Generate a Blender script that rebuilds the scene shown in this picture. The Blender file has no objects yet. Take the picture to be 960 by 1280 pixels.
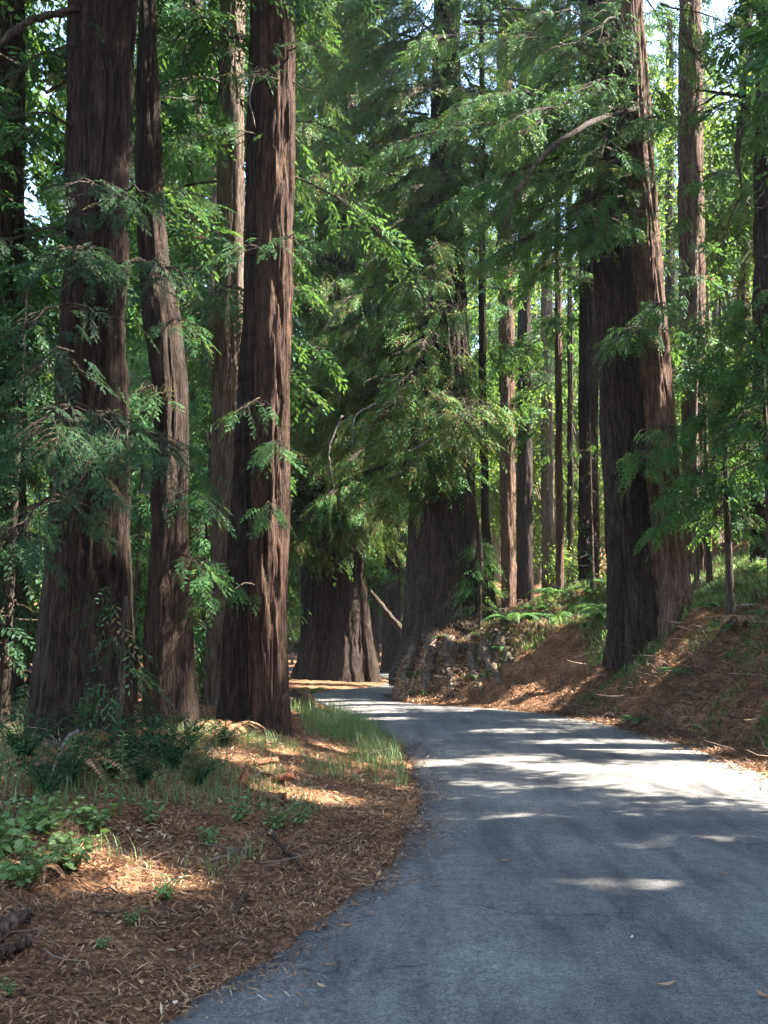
import bpy, math, random
import numpy as np
from mathutils import Vector

# ------------------------------------------------------------------ camera
S = bpy.context.scene
COL = S.collection
FPX, PITCH, CAMZ = 1250.0, math.radians(7.3), 1.6
cam_d = bpy.data.cameras.new("camera")
cam_d.sensor_fit = 'HORIZONTAL'; cam_d.sensor_width = 36.0; cam_d.lens = 36.0 * FPX / 960.0
cam_d.clip_start = 0.05; cam_d.clip_end = 2000.0
cam = bpy.data.objects.new("camera", cam_d); COL.objects.link(cam)
cam.location = (0, 0, CAMZ); cam.rotation_euler = (math.pi / 2 + PITCH, 0, 0)
S.camera = cam

# ------------------------------------------------------------------ sky and sun
SUN_AZ, SUN_EL = math.radians(87.0), math.radians(50.0)      # azimuth measured from +Y towards +X
SUN = np.array([math.cos(SUN_EL) * math.sin(SUN_AZ), math.cos(SUN_EL) * math.cos(SUN_AZ), math.sin(SUN_EL)])
W = bpy.data.worlds.new("World"); S.world = W; W.use_nodes = True
nt = W.node_tree; bg = nt.nodes["Background"]
sky = nt.nodes.new("ShaderNodeTexSky"); sky.sky_type = 'NISHITA'; sky.sun_disc = False
sky.sun_elevation = SUN_EL; sky.sun_rotation = SUN_AZ
nt.links.new(sky.outputs[0], bg.inputs[0]); bg.inputs[1].default_value = 0.107
sl = bpy.data.lights.new("sun", 'SUN'); sl.energy = 5.0; sl.angle = math.radians(0.5); sl.color = (1.0, 0.95, 0.86)
sun = bpy.data.objects.new("sun", sl); COL.objects.link(sun)
sun.rotation_euler = Vector(tuple(-SUN)).to_track_quat('-Z', 'Y').to_euler(); sun.location = (20, 0, 40)
S.view_settings.view_transform = 'Standard'; S.view_settings.look = 'None'
S.view_settings.exposure = 3.3; S.view_settings.gamma = 1.0
S.view_settings.use_curve_mapping = False
S.render.engine = 'CYCLES'
cy = S.cycles
cy.use_denoising = True
cy.max_bounces = 7; cy.diffuse_bounces = 4; cy.glossy_bounces = 2; cy.transmission_bounces = 4
cy.transparent_max_bounces = 4; cy.sample_clamp_indirect = 8.0
cy.caustics_reflective = False; cy.caustics_refractive = False

# ------------------------------------------------------------------ helpers
def ray(px, py):
    a = (px - 480) / FPX; b = -(py - 640) / FPX
    return np.array([a, math.cos(PITCH) - b * math.sin(PITCH), math.sin(PITCH) + b * math.cos(PITCH)])
def P(px, py, Y):
    d = ray(px, py); t = Y / d[1]
    return np.array([0, 0, CAMZ]) + d * t
def ZY(py, Y): return P(480, py, Y)[2]

def _h(ix, iy, iz, seed):
    h = (ix * 374761393 + iy * 668265263 + iz * 2147483647 + seed * 974634777) & 0xFFFFFFFF
    h = ((h ^ (h >> 13)) * 1274126177) & 0xFFFFFFFF
    h = ((h ^ (h >> 16)) * 2246822519) & 0xFFFFFFFF
    return ((h ^ (h >> 15)) & 0xFFFFFF) / float(0xFFFFFF)
def vnoise(x, y, z=0.0, seed=0):
    x, y, z = np.broadcast_arrays(np.asarray(x, float), np.asarray(y, float), np.asarray(z, float))
    fx, fy, fz = np.floor(x), np.floor(y), np.floor(z)
    ix, iy, iz = fx.astype(np.int64), fy.astype(np.int64), fz.astype(np.int64)
    u, v, w = x - fx, y - fy, z - fz
    u = u * u * (3 - 2 * u); v = v * v * (3 - 2 * v); w = w * w * (3 - 2 * w)
    r = 0
    for dx in (0, 1):
        for dy in (0, 1):
            for dz in (0, 1):
                wt = (u if dx else 1 - u) * (v if dy else 1 - v) * (w if dz else 1 - w)
                r = r + wt * _h(ix + dx, iy + dy, iz + dz, seed)
    return r
def fbm(x, y, z=0.0, seed=0, o=4):
    r = 0; a = 0.5; f = 1.0
    for i in range(o):
        r = r + a * (vnoise(np.asarray(x) * f, np.asarray(y) * f, np.asarray(z) * f, seed + i) - 0.5); a *= 0.5; f *= 2.03
    return r
def sstep(t): t = np.clip(t, 0, 1); return t * t * (3 - 2 * t)
def nrm(v): return v / np.maximum(np.linalg.norm(v, axis=-1, keepdims=True), 1e-9)

def mesh_np(name, V, F, mats, mi=None, tone=None, smooth=False):
    """V (n,3), F list of index arrays: (m,4) and/or (m,3)"""
    me = bpy.data.meshes.new(name)
    Fs = F if isinstance(F, list) else [F]
    Fs = [f for f in Fs if len(f)]
    loops = np.concatenate([f.ravel() for f in Fs]).astype(np.int32)
    tot = np.concatenate([np.full(len(f), f.shape[1]) for f in Fs]).astype(np.int32)
    start = np.concatenate([[0], np.cumsum(tot)[:-1]]).astype(np.int32)
    me.vertices.add(len(V)); me.vertices.foreach_set("co", np.ascontiguousarray(V, np.float32).ravel())
    me.loops.add(len(loops)); me.loops.foreach_set("vertex_index", loops)
    me.polygons.add(len(tot)); me.polygons.foreach_set("loop_start", start); me.polygons.foreach_set("loop_total", tot)
    for m in (mats if isinstance(mats, (list, tuple)) else [mats]): me.materials.append(m)
    if mi is not None: me.polygons.foreach_set("material_index", np.ascontiguousarray(mi, np.int32))
    if smooth is not False:
        sm = np.ones(len(tot), bool) if smooth is True else smooth
        me.polygons.foreach_set("use_smooth", sm)
    me.update(calc_edges=True)
    if tone is not None:
        at = me.attributes.new("tone", 'FLOAT', 'FACE'); at.data.foreach_set("value", np.ascontiguousarray(tone, np.float32))
    return me

def tag(o, label=None, cat=None, group=None, kind=None):
    if label: o["label"] = label
    if cat: o["category"] = cat
    if group: o["group"] = group
    if kind: o["kind"] = kind
    return o
def thing(name, label, cat, loc=(0, 0, 0), group=None, rz=0.0, scale=1.0):
    o = bpy.data.objects.new(name, None); COL.objects.link(o); o.empty_display_size = 0.2
    o.location = tuple(loc); o.rotation_euler = (0, 0, rz); o.scale = (scale,) * 3
    return tag(o, label, cat, group)
def obj(name, me, parent=None, loc=None):
    o = bpy.data.objects.new(name, me); COL.objects.link(o)
    if parent is not None: o.parent = parent
    if loc is not None: o.location = tuple(loc)
    return o
def copy_thing(r, loc, rz, scale, label=None, group=None):
    n = r.copy(); COL.objects.link(n); n.location = tuple(loc); n.rotation_euler = (0, 0, rz); n.scale = (scale,) * 3
    if label: n["label"] = label
    if group: n["group"] = group
    for ch in list(r.children):
        c = ch.copy(); COL.objects.link(c); c.parent = n
        for g in list(ch.children):
            d = g.copy(); COL.objects.link(d); d.parent = c
    return n

# ------------------------------------------------------------------ materials
def newmat(name):
    m = bpy.data.materials.new(name); m.use_nodes = True
    t = m.node_tree; t.nodes.clear()
    out = t.nodes.new("ShaderNodeOutputMaterial")
    return m, t, out
def N(t, k, **kw):
    n = t.nodes.new(k)
    for a, b in kw.items(): setattr(n, a, b)
    return n
def ramp(t, stops):
    r = N(t, "ShaderNodeValToRGB"); e = r.color_ramp.elements
    while len(e) < len(stops): e.new(0.5)
    for el, (p, c) in zip(e, stops): el.position = p; el.color = (*c, 1)
    return r
def noise(t, scale, detail=4, rough=0.55, vec=None, mscale=None, coord='Object'):
    tc = N(t, "ShaderNodeTexCoord"); n = N(t, "ShaderNodeTexNoise")
    n.inputs["Scale"].default_value = scale; n.inputs["Detail"].default_value = detail; n.inputs["Roughness"].default_value = rough
    if mscale:
        mp = N(t, "ShaderNodeMapping"); mp.inputs["Scale"].default_value = mscale
        t.links.new(tc.outputs[coord], mp.inputs[0]); t.links.new(mp.outputs[0], n.inputs["Vector"])
    else: t.links.new(tc.outputs[coord], n.inputs["Vector"])
    return n
def mix(t, fac, a, b, mode='MIX'):
    m = N(t, "ShaderNodeMix", data_type='RGBA', blend_type=mode)
    if isinstance(fac, float): m.inputs[0].default_value = fac
    else: t.links.new(fac, m.inputs[0])
    for i, v in ((6, a), (7, b)):
        if isinstance(v, tuple): m.inputs[i].default_value = (*v, 1)
        else: t.links.new(v, m.inputs[i])
    return m.outputs[2]
def bump(t, h, strength, dist):
    b = N(t, "ShaderNodeBump"); b.inputs["Strength"].default_value = strength; b.inputs["Distance"].default_value = dist
    t.links.new(h, b.inputs["Height"]); return b.outputs[0]
def princ(t, out, col, rough=0.8, spec=0.3, nor=None):
    p = N(t, "ShaderNodeBsdfPrincipled")
    if isinstance(col, tuple): p.inputs["Base Color"].default_value = (*col, 1)
    else: t.links.new(col, p.inputs["Base Color"])
    p.inputs["Roughness"].default_value = rough; p.inputs["Specular IOR Level"].default_value = spec
    if nor is not None: t.links.new(nor, p.inputs["Normal"])
    if out is not None: t.links.new(p.outputs[0], out.inputs[0])
    return p

def leaf_mat(name, stops, trans=(0.16, 0.26, 0.03), tf=0.35, rough=0.55, spec=0.2):
    m, t, out = newmat(name)
    a = N(t, "ShaderNodeAttribute", attribute_name="tone")
    r = ramp(t, stops); t.links.new(a.outputs["Fac"], r.inputs[0])
    p = princ(t, None, r.outputs[0], rough, spec)
    tr = N(t, "ShaderNodeBsdfTranslucent")
    tc = mix(t, 0.55, r.outputs[0], trans); t.links.new(tc, tr.inputs[0])
    ms = N(t, "ShaderNodeMixShader"); ms.inputs[0].default_value = tf
    t.links.new(p.outputs[0], ms.inputs[1]); t.links.new(tr.outputs[0], ms.inputs[2]); t.links.new(ms.outputs[0], out.inputs[0])
    return m
M = {}
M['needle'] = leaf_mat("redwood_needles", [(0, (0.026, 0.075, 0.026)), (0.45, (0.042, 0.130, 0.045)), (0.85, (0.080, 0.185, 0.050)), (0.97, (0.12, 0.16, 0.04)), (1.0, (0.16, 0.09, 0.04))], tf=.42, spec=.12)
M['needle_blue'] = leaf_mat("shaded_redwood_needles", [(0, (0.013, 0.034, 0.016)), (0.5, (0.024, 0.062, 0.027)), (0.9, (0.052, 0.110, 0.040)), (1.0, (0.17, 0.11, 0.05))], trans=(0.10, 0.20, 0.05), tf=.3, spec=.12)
M['broad'] = leaf_mat("broad_leaves", [(0, (0.05, 0.11, 0.025)), (0.5, (0.10, 0.18, 0.04)), (1.0, (0.19, 0.25, 0.06))], trans=(0.28, 0.40, 0.04), tf=0.45)
M['fern'] = leaf_mat("fern_fronds", [(0, (0.030, 0.075, 0.022)), (0.6, (0.060, 0.140, 0.040)), (1.0, (0.11, 0.19, 0.05))], trans=(0.2, 0.34, 0.05), tf=0.35)
M['grass'] = leaf_mat("grass_blades", [(0, (0.06, 0.11, 0.04)), (0.5, (0.13, 0.20, 0.07)), (1.0, (0.28, 0.31, 0.14))], trans=(0.25, 0.34, 0.08), tf=0.3)
M['weed'] = leaf_mat("weed_leaves", [(0, (0.07, 0.13, 0.035)), (0.5, (0.14, 0.23, 0.08)), (1.0, (0.27, 0.34, 0.14))], trans=(0.25, 0.38, 0.06), tf=0.35)
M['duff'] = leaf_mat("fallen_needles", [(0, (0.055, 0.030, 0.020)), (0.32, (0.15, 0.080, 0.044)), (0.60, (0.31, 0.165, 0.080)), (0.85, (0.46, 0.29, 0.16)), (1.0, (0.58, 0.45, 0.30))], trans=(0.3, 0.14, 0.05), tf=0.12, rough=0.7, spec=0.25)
M['deadtwig'] = leaf_mat("dead_twigs", [(0, (0.05, 0.032, 0.025)), (0.6, (0.14, 0.095, 0.07)), (1.0, (0.32, 0.25, 0.19))], trans=(0.1, 0.07, 0.05), tf=0.0, rough=0.8)

def bark_mat(name, dark, mid, pale, mixg=(0.17, 0.15, 0.13), gray=0.35, fine=14.0):
    m, t, out = newmat(name)
    n1 = noise(t, fine, 5, 0.6, mscale=(1, 1, 0.11)); n2 = noise(t, 2.2, 5, 0.6, mscale=(1, 1, 0.35)); n3 = noise(t, 45.0, 4, 0.65, mscale=(1, 1, 0.10))
    r = ramp(t, [(0.30, dark), (0.48, mid), (0.72, pale)]); t.links.new(n1.outputs[0], r.inputs[0])
    g = ramp(t, [(0.42, (0, 0, 0)), (0.62, (gray, gray, gray))]); t.links.new(n2.outputs[0], g.inputs[0])
    c = mix(t, g.outputs[0], r.outputs[0], mixg)
    r3 = ramp(t, [(0.34, (0.38, 0.37, 0.36)), (0.5, (0.95, 0.95, 0.95)), (0.66, (1.60, 1.57, 1.52))]); t.links.new(n3.outputs[0], r3.inputs[0])
    c = mix(t, 1.0, c, r3.outputs[0], 'MULTIPLY')
    a = N(t, "ShaderNodeMath", operation='ADD'); t.links.new(n1.outputs[0], a.inputs[0]); t.links.new(n3.outputs[0], a.inputs[1])
    princ(t, out, c, 0.9, 0.15, bump(t, a.outputs[0], 1.0, 0.10))
    return m
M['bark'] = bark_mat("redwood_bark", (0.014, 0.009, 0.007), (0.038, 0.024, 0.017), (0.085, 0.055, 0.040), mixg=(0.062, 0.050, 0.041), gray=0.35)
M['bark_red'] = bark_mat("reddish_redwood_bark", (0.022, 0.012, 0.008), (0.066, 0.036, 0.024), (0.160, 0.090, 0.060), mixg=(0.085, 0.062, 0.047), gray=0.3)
M['bark_lit_tan'] = bark_mat("sunlit_tan_redwood_bark", (0.038, 0.021, 0.014), (0.125, 0.072, 0.048), (0.28, 0.170, 0.115), mixg=(0.17, 0.125, 0.095), gray=0.35)  # lighter copy: sunlight on lit trunks put into the colour; plain tan on logs
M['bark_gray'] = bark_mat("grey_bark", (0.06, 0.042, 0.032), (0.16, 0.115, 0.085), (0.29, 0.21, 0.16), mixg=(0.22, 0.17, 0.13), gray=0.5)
M['twig'] = bark_mat("branch_bark", (0.03, 0.022, 0.016), (0.07, 0.050, 0.036), (0.13, 0.10, 0.075), mixg=(0.09, 0.08, 0.07))
M['pale_wood'] = bark_mat("bleached_wood", (0.18, 0.15, 0.13), (0.34, 0.29, 0.25), (0.52, 0.47, 0.42), gray=0.2)
M['red_wood'] = bark_mat("broken_red_wood", (0.12, 0.05, 0.03), (0.30, 0.12, 0.06), (0.45, 0.24, 0.13), gray=0.1)

# ground
m, t, out = newmat("forest_floor"); M['soil'] = m
n1 = noise(t, 2.2, 6, 0.6); n2 = noise(t, 26, 5, 0.65); v = N(t, "ShaderNodeTexVoronoi"); v.inputs["Scale"].default_value = 38
tc = N(t, "ShaderNodeTexCoord"); t.links.new(tc.outputs['Object'], v.inputs["Vector"])
r2 = ramp(t, [(0.25, (0.045, 0.028, 0.018)), (0.45, (0.13, 0.073, 0.042)), (0.6, (0.23, 0.13, 0.075)), (0.8, (0.36, 0.23, 0.14))]); t.links.new(n2.outputs[0], r2.inputs[0])
r1 = ramp(t, [(0.35, (0.5, 0.45, 0.42)), (0.65, (1.15, 1.1, 1.05))]); t.links.new(n1.outputs[0], r1.inputs[0])
c = mix(t, 1.0, r2.outputs[0], r1.outputs[0], 'MULTIPLY')
rv = ramp(t, [(0, (0.7, 0.7, 0.7)), (1, (1.3, 1.2, 1.1))]); t.links.new(v.outputs["Color"], rv.inputs[0])
c = mix(t, 1.0, c, rv.outputs[0], 'MULTIPLY')
princ(t, out, c, 0.95, 0.1, bump(t, n2.outputs[0], 0.8, 0.03))

m, t, out = newmat("worn_asphalt"); M['asphalt'] = m
n1 = noise(t, 0.55, 6, 0.62); n2 = noise(t, 110, 3, 0.75); n3 = noise(t, 2.6, 6, 0.7, mscale=(1.0, 0.16, 1)); n4 = noise(t, 34, 4, 0.75); n5 = noise(t, 0.9, 3, 0.5); n6 = noise(t, 9, 4, .7)
r1 = ramp(t, [(0.36, (0.086, 0.083, 0.080)), (0.50, (0.124, 0.119, 0.113)), (0.66, (0.168, 0.160, 0.150))]); t.links.new(n1.outputs[0], r1.inputs[0])
r2 = ramp(t, [(0.34, (0.45, 0.45, 0.46)), (0.5, (1, 1, 1)), (0.66, (1.75, 1.72, 1.66))]); t.links.new(n2.outputs[0], r2.inputs[0])
r3 = ramp(t, [(0.38, (0.66, 0.66, 0.68)), (0.52, (1, 1, 1)), (0.68, (1.18, 1.15, 1.11))]); t.links.new(n3.outputs[0], r3.inputs[0])
r4 = ramp(t, [(0.34, (0.66, 0.66, 0.66)), (0.66, (1.34, 1.33, 1.30))]); t.links.new(n4.outputs[0], r4.inputs[0])
r6 = ramp(t, [(0.36, (0.84, 0.84, 0.85)), (0.64, (1.14, 1.13, 1.11))]); t.links.new(n6.outputs[0], r6.inputs[0])
c = r1.outputs[0]
for r_ in (r2, r3, r4, r6): c = mix(t, 1.0, c, r_.outputs[0], 'MULTIPLY')
# hairline cracks, warped, only in places
tc = N(t, "ShaderNodeTexCoord"); wn = N(t, "ShaderNodeTexNoise"); wn.inputs["Scale"].default_value = 2.4; wn.inputs["Detail"].default_value = 5
t.links.new(tc.outputs['Object'], wn.inputs["Vector"]); wv = mix(t, 0.22, tc.outputs['Object'], wn.outputs["Color"], 'LINEAR_LIGHT')
vo = N(t, "ShaderNodeTexVoronoi", feature='DISTANCE_TO_EDGE'); vo.inputs["Scale"].default_value = 0.62; t.links.new(wv, vo.inputs["Vector"])
ck = ramp(t, [(0.0, (0.35, 0.35, 0.35)), (0.010, (1, 1, 1))]); t.links.new(vo.outputs["Distance"], ck.inputs[0])
mk = ramp(t, [(0.50, (0, 0, 0)), (0.60, (1, 1, 1))]); t.links.new(n5.outputs[0], mk.inputs[0])
cc = mix(t, mk.outputs[0], (1.0, 1.0, 1.0), ck.outputs[0]); c = mix(t, 1.0, c, cc, 'MULTIPLY')
princ(t, out, c, 0.8, 0.25, bump(t, n2.outputs[0], 0.6, 0.008))

# ------------------------------------------------------------------ road edges and terrain height
LE = np.array([(-1.9, -60), (-1.6, -8), (-1.55, -3), (-1.4, 0), (-1.22, 2.4), (-.98, 4.3), (-.42, 5.85), (-.05, 7.1), (.2, 8.6), (.36, 10.4), (.38, 13), (.22, 16), (-.25, 19.5),
               (-.95, 22.9), (-1.8, 27), (-2.1, 30.2), (-1.5, 33), (-.45, 35), (.15, 38), (.1, 43), (-.8, 46.5), (-2.5, 50), (-5.6, 53.5), (-12, 56), (-25, 57), (-160, 58)], float)
RE = np.array([(3.0, -60), (3.1, -8), (3.2, -3), (3.4, 0), (3.7, 4), (4.1, 8), (4.5, 11.8), (4.6, 15.2), (4.3, 19), (3.75, 21.6), (2.8, 23.6), (1.6, 24.9), (.6, 26.1), (.2, 28), (.55, 31), (1.5, 34),
               (2.8, 37), (3.3, 41), (3.0, 46), (1.5, 51), (-1, 55.5), (-5, 58.5), (-12, 60.5), (-25, 61.5), (-160, 63)], float)
def catmull(Q, step=0.35):
    out = []
    for i in range(len(Q) - 1):
        p0 = Q[max(i - 1, 0)]; p1 = Q[i]; p2 = Q[i + 1]; p3 = Q[min(i + 2, len(Q) - 1)]
        d = np.linalg.norm(p2 - p1); n = int(min(max(2, d / step), 24))
        m1 = (p2 - p0) / max(np.linalg.norm(p2 - p0), 1e-6) * d; m2 = (p3 - p1) / max(np.linalg.norm(p3 - p1), 1e-6) * d
        for k in range(n):
            s = k / n; s2 = s * s; s3 = s2 * s
            out.append((2*s3-3*s2+1)*p1 + (s3-2*s2+s)*m1 + (-2*s3+3*s2)*p2 + (s3-s2)*m2)
    out.append(Q[-1]); return np.array(out)
LC, RC = catmull(LE), catmull(RE)
def sdist(x, y, C):
    """signed distance, positive on the right of the polyline"""
    x = np.asarray(x, float).ravel(); y = np.asarray(y, float).ravel()
    best = np.full(x.shape, 1e18); sg = np.zeros(x.shape)
    A = C[:-1]; B = C[1:]
    for a, b in zip(A, B):
        d = b - a; L2 = d @ d
        t = np.clip(((x - a[0]) * d[0] + (y - a[1]) * d[1]) / L2, 0, 1)
        ex = x - a[0] - t * d[0]; ey = y - a[1] - t * d[1]; q = ex * ex + ey * ey
        cr = d[1] * (x - a[0]) - d[0] * (y - a[1])
        m_ = q < best
        best = np.where(m_, q, best); sg = np.where(m_, np.sign(cr), sg)
    return np.sqrt(best) * np.where(sg == 0, 1, sg)
def edges(x, y):
    return -sdist(x, y, LC), sdist(x, y, RC)       # dl > 0 outside left, dr > 0 outside right
def H(x, y, micro=True):
    shp = np.broadcast(np.asarray(x), np.asarray(y)).shape
    x = np.broadcast_to(np.asarray(x, float), shp).ravel(); y = np.broadcast_to(np.asarray(y, float), shp).ravel()
    dl, dr = edges(x, y)
    z = np.full(x.shape, -0.02)
    fall = 1 - 0.72 * sstep((y - 17) / 10)
    n = fbm(x * .35, y * .35, 0, 11, 4)
    zl = -0.02 + 0.05 * sstep(dl / .22) + fall * (0.50 * sstep((dl - .05) / 3.2)) + 0.35 * n * sstep(dl / 2.5) - 0.02 * np.clip(dl - 6, 0, 60)
    n2 = fbm(x * .9, y * .9, 0, 21, 5)
    fr = sstep((x + 4 - np.clip(y - 55, 0, 30) * .1) / 8)
    d1 = np.clip(dr - 0.35, 0, None)
    zr = -0.02 + 0.05 * sstep(dr / .3) + fr * (0.95 * (1 - .68 * np.exp(-(((x - 3.8) / 1.5) ** 2 + ((y - 23.9) / 1.2) ** 2))) * np.clip(d1, 0, 2.1) * sstep(d1 / .6) + 0.33 * np.clip(d1 - 2.1, 0, 60)) + (0.75 * n2 * sstep(d1 / 1.2) + .6 * n * sstep(d1 / 4))
    # steep root mound in front of the big centre redwood
    rho = np.sqrt(((x - 2.3) / 2.35) ** 2 + ((y - 28.6) / 2.75) ** 2) + .35 * fbm(x * 1.3, y * 1.3, 0, 43, 3)
    zr = np.maximum(zr, (1.8 * sstep((1.05 - rho) / .72) ** .8 + .75 * fbm(x * 2.2, y * 2.2, 0, 41, 4) * sstep((1.02 - rho) / .3)) * sstep((dr + .05) / .3))
    z = np.where(dl > 0, zl, z); z = np.where(dr > 0, zr, z)
    if micro:
        mi = fbm(x * 6, y * 6, 0, 31, 4)
        z = z + np.where(dl > .12, 0.09 * mi * sstep((dl - .12) / .5), 0) + np.where(dr > .12, 0.20 * mi * sstep((dr - .3) / .8), 0)
    return z.reshape(shp)
def Hs(x, y): return float(H(np.array([x]), np.array([y]))[0])

def axis(lo, hi, d, far, g=1.13):
    a = list(np.arange(lo, hi, d)); s = d; v = a[-1]; up = []
    while v < far[1]: s *= g; v += s; up.append(v)
    s = d; v = a[0]; dn = []
    while v > far[0]: s *= g; v -= s; dn.append(v)
    return np.array(dn[::-1] + a + up)
gx = axis(-6, 8.5, 0.085, (-900, 900)); gy = axis(3.5, 30, 0.095, (-300, 1500))
GX, GY = np.meshgrid(gx, gy); nx, ny = len(gx), len(gy)
GZ = H(GX, GY)
GZ = np.where(GY > 150, np.maximum(GZ, -3), GZ)
idx = np.arange(nx * ny).reshape(ny, nx)
Fq = np.stack([idx[:-1, :-1], idx[:-1, 1:], idx[1:, 1:], idx[1:, :-1]], -1).reshape(-1, 4)
g = obj("ground", mesh_np("ground", np.stack([GX, GY, GZ], -1).reshape(-1, 3), Fq, M['soil'], smooth=True)); tag(g, kind="structure")

# road: strips between the edges with crumbling sides
def resample(C, n):
    d = np.concatenate([[0], np.cumsum(np.linalg.norm(np.diff(C, axis=0), axis=1))]); s = np.linspace(0, 1, n)
    return s, np.stack([np.interp(s * d[-1], d, C[:, 0]), np.interp(s * d[-1], d, C[:, 1])], -1)
seg = [(0, 3), (3, len(LE) - 1)]
KL = catmull(LE[2:-2], .1); KR = catmull(RE[2:-2], .1)
sL, QL = resample(KL, 900); sR, QR = resample(KR, 900)
# pair by nearest normal: average tangents keeps the strips close to perpendicular
nW = 24
ts = np.linspace(0, 1, nW)
wob = 0.16 * fbm(np.arange(900) * .06, 0, 0, 5, 5) + .12 * fbm(np.arange(900) * .5, 3, 0, 6, 3)
wor = 0.16 * fbm(np.arange(900) * .06, 7, 0, 8, 5) + .12 * fbm(np.arange(900) * .5, 9, 0, 9, 3)
dirv = nrm(QR - QL)
A = QL + dirv * wob[:, None]; B = QR + dirv * wor[:, None]
R2 = A[:, None] * (1 - ts[None, :, None]) + B[:, None] * ts[None, :, None]
crown_z = 0.03 * (1 - (2 * ts - 1) ** 2)
Vr = np.concatenate([R2, np.broadcast_to(crown_z[None, :, None], (900, nW, 1))], -1)
skl = Vr[:, :1].copy(); skl[..., 2] = -0.05; skr = Vr[:, -1:].copy(); skr[..., 2] = -0.05
Vr = np.concatenate([skl, Vr, skr], 1); nW += 2
idx = np.arange(900 * nW).reshape(900, nW)
Fq = np.stack([idx[:-1, :-1], idx[:-1, 1:], idx[1:, 1:], idx[1:, :-1]], -1).reshape(-1, 4)
o = obj("road", mesh_np("road", Vr.reshape(-1, 3), Fq, M['asphalt'], smooth=True)); tag(o, kind="structure")

# ------------------------------------------------------------------ sun gaps: crowns have gaps where these places see the sun
HOLES = []
def hole(p, r): HOLES.append((float(p[0]), float(p[1]), float(p[2]), float(r)))
def hole_line(p, q, r, n):
    for k in range(n):
        s = k / max(n - 1, 1); hole(np.array(p) * (1 - s) + np.array(q) * s, r)
def Gp(px, py, z=0.0):
    d = ray(px, py); t = (z - CAMZ) / d[2]; return np.array([0, 0, CAMZ]) + d * t
def GT(px, py, tmax=70):
    d = ray(px, py); tt = np.concatenate([np.arange(3.5, 16, .04), np.arange(16, tmax, .12)])
    Q = np.array([0, 0, CAMZ]) + d[None] * tt[:, None]
    h = H(Q[:, 0], Q[:, 1]); k = np.argmax(Q[:, 2] < h)
    return np.array([Q[k, 0], Q[k, 1], h[k]])
# the road
hole_line(Gp(800, 972), Gp(960, 990), .75, 5); hole_line(Gp(860, 975), Gp(1040, 1000), .8, 4); hole_line(Gp(680, 962), Gp(800, 965), .22, 3)
hole_line(Gp(880, 965), Gp(1040, 970), .75, 3)
hole_line(Gp(520, 955), Gp(640, 950), .2, 4); hole_line(Gp(680, 930), Gp(800, 928), .2, 3)
hole_line(Gp(790, 938), Gp(850, 938), .3, 2); hole(Gp(640, 916), .35); hole(Gp(590, 982), .14)
hole_line(Gp(712, 1110), Gp(775, 1112), .11, 4); hole(Gp(790, 1060), .06); hole(Gp(905, 1092), .06)
hole_line(Gp(420, 880), Gp(470, 884), .5, 2); hole(Gp(475, 858), .8); hole(Gp(930, 940, .2), .35); hole(Gp(400, 1161), .07)
# left bank and right slope
hole_line(P(68, 1142, 6.2), P(128, 1125, 6.35), .24, 3); hole(P(60, 1075, 6.9), .14);  hole(P(310, 948, 10.8), .22); hole(P(320, 995, 9.6), .2); hole(P(415, 985, 9.8), .16); hole(P(75, 1085, 6.9), .06)
hole(P(440, 930, 14), .2); hole(P(500, 975, 11), .1)
hole_line(GT(612, 886), GT(716, 862), .42, 6); hole_line(GT(640, 884), GT(690, 876), .3, 3)
hole(GT(690, 790), .7); hole(GT(725, 745), 1.0); hole(GT(660, 765), 1.0); hole(GT(700, 745), 1.0); hole(GT(940, 705), 1.0)
# trunks
hole_line(P(174, 930, 10.95), P(168, 240, 10.95), .06, 44)
hole(P(212, 560, 13), .35); hole(P(205, 470, 13), .2)
hole_line(P(340, 330, 13.6), P(330, 170, 13.6), .45, 4)
for py, r in ((430, .14), (520, .2), (560, .14), (640, .2), (700, .14), (60, .2), (760, .12)): hole(P(362, py, 14), r)
hole_line(P(290, 320, 16.6), P(285, 0, 16.6), .4, 8)
hole_line(P(815, 370, 21.2), P(805, 270, 21.2), .6, 3); hole_line(P(800, 100, 21.2), P(795, 20, 21.2), .6, 3); hole(P(820, 470, 21.2), .3)
hole_line(P(868, 480, 26), P(862, 0, 26), .8, 12)
hole(P(545, 840, 26.6), .35); hole(P(600, 850, 25.8), .3); hole_line(P(632, 760, 38), P(632, 500, 38), .8, 7); hole_line(P(700, 760, 36), P(700, 640, 36), .5, 4)
for q in ((440, 735, 36, .4), (455, 700, 36, .3), (430, 790, 36, .25), (515, 690, 27, .25), (600, 620, 27, .3)): hole(P(*q[:3]), q[3])
# sprays that catch light
for q in ((460, 215, 17, .6), (520, 215, 17, .5), (640, 100, 19, .6), (490, 60, 18, .5), (700, 90, 19, .5), (120, 230, 9, .35), (240, 330, 9.5, .3), (430, 380, 25, .6), (350, 570, 12, .2), (60, 560, 8, .3), (60, 870, 7.5, .15), (420, 590, 28, .6), (560, 300, 24, .6), (690, 380, 26, 1.2), (720, 660, 27, 1.2), (900, 380, 24, 1.4), (930, 620, 20, .8)):
    hole(P(*q[:3]), q[3])
hr = np.random.default_rng(12)
for k in range(44): hole((3 + 9.5 * hr.random(), 40 + 20 * hr.random(), 3 + 15 * hr.random()), 1.4)
for k in range(8): hole((-7 + 3 * hr.random(), 58 + 14 * hr.random(), 1 + 4 * hr.random()), 1.4)
for k in range(22): hole((4 + 6 * hr.random(), 33 + 12 * hr.random(), 4 + 12 * hr.random()), 1.1)
for k in range(26): hole(P(385 + 200 * hr.random(), 60 + 570 * hr.random(), 23.8 + 3 * hr.random()), .30)
for k in range(8): hole(P(590 + 130 * hr.random(), 30 + 250 * hr.random(), 17.5 + 2 * hr.random()), .25)
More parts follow.
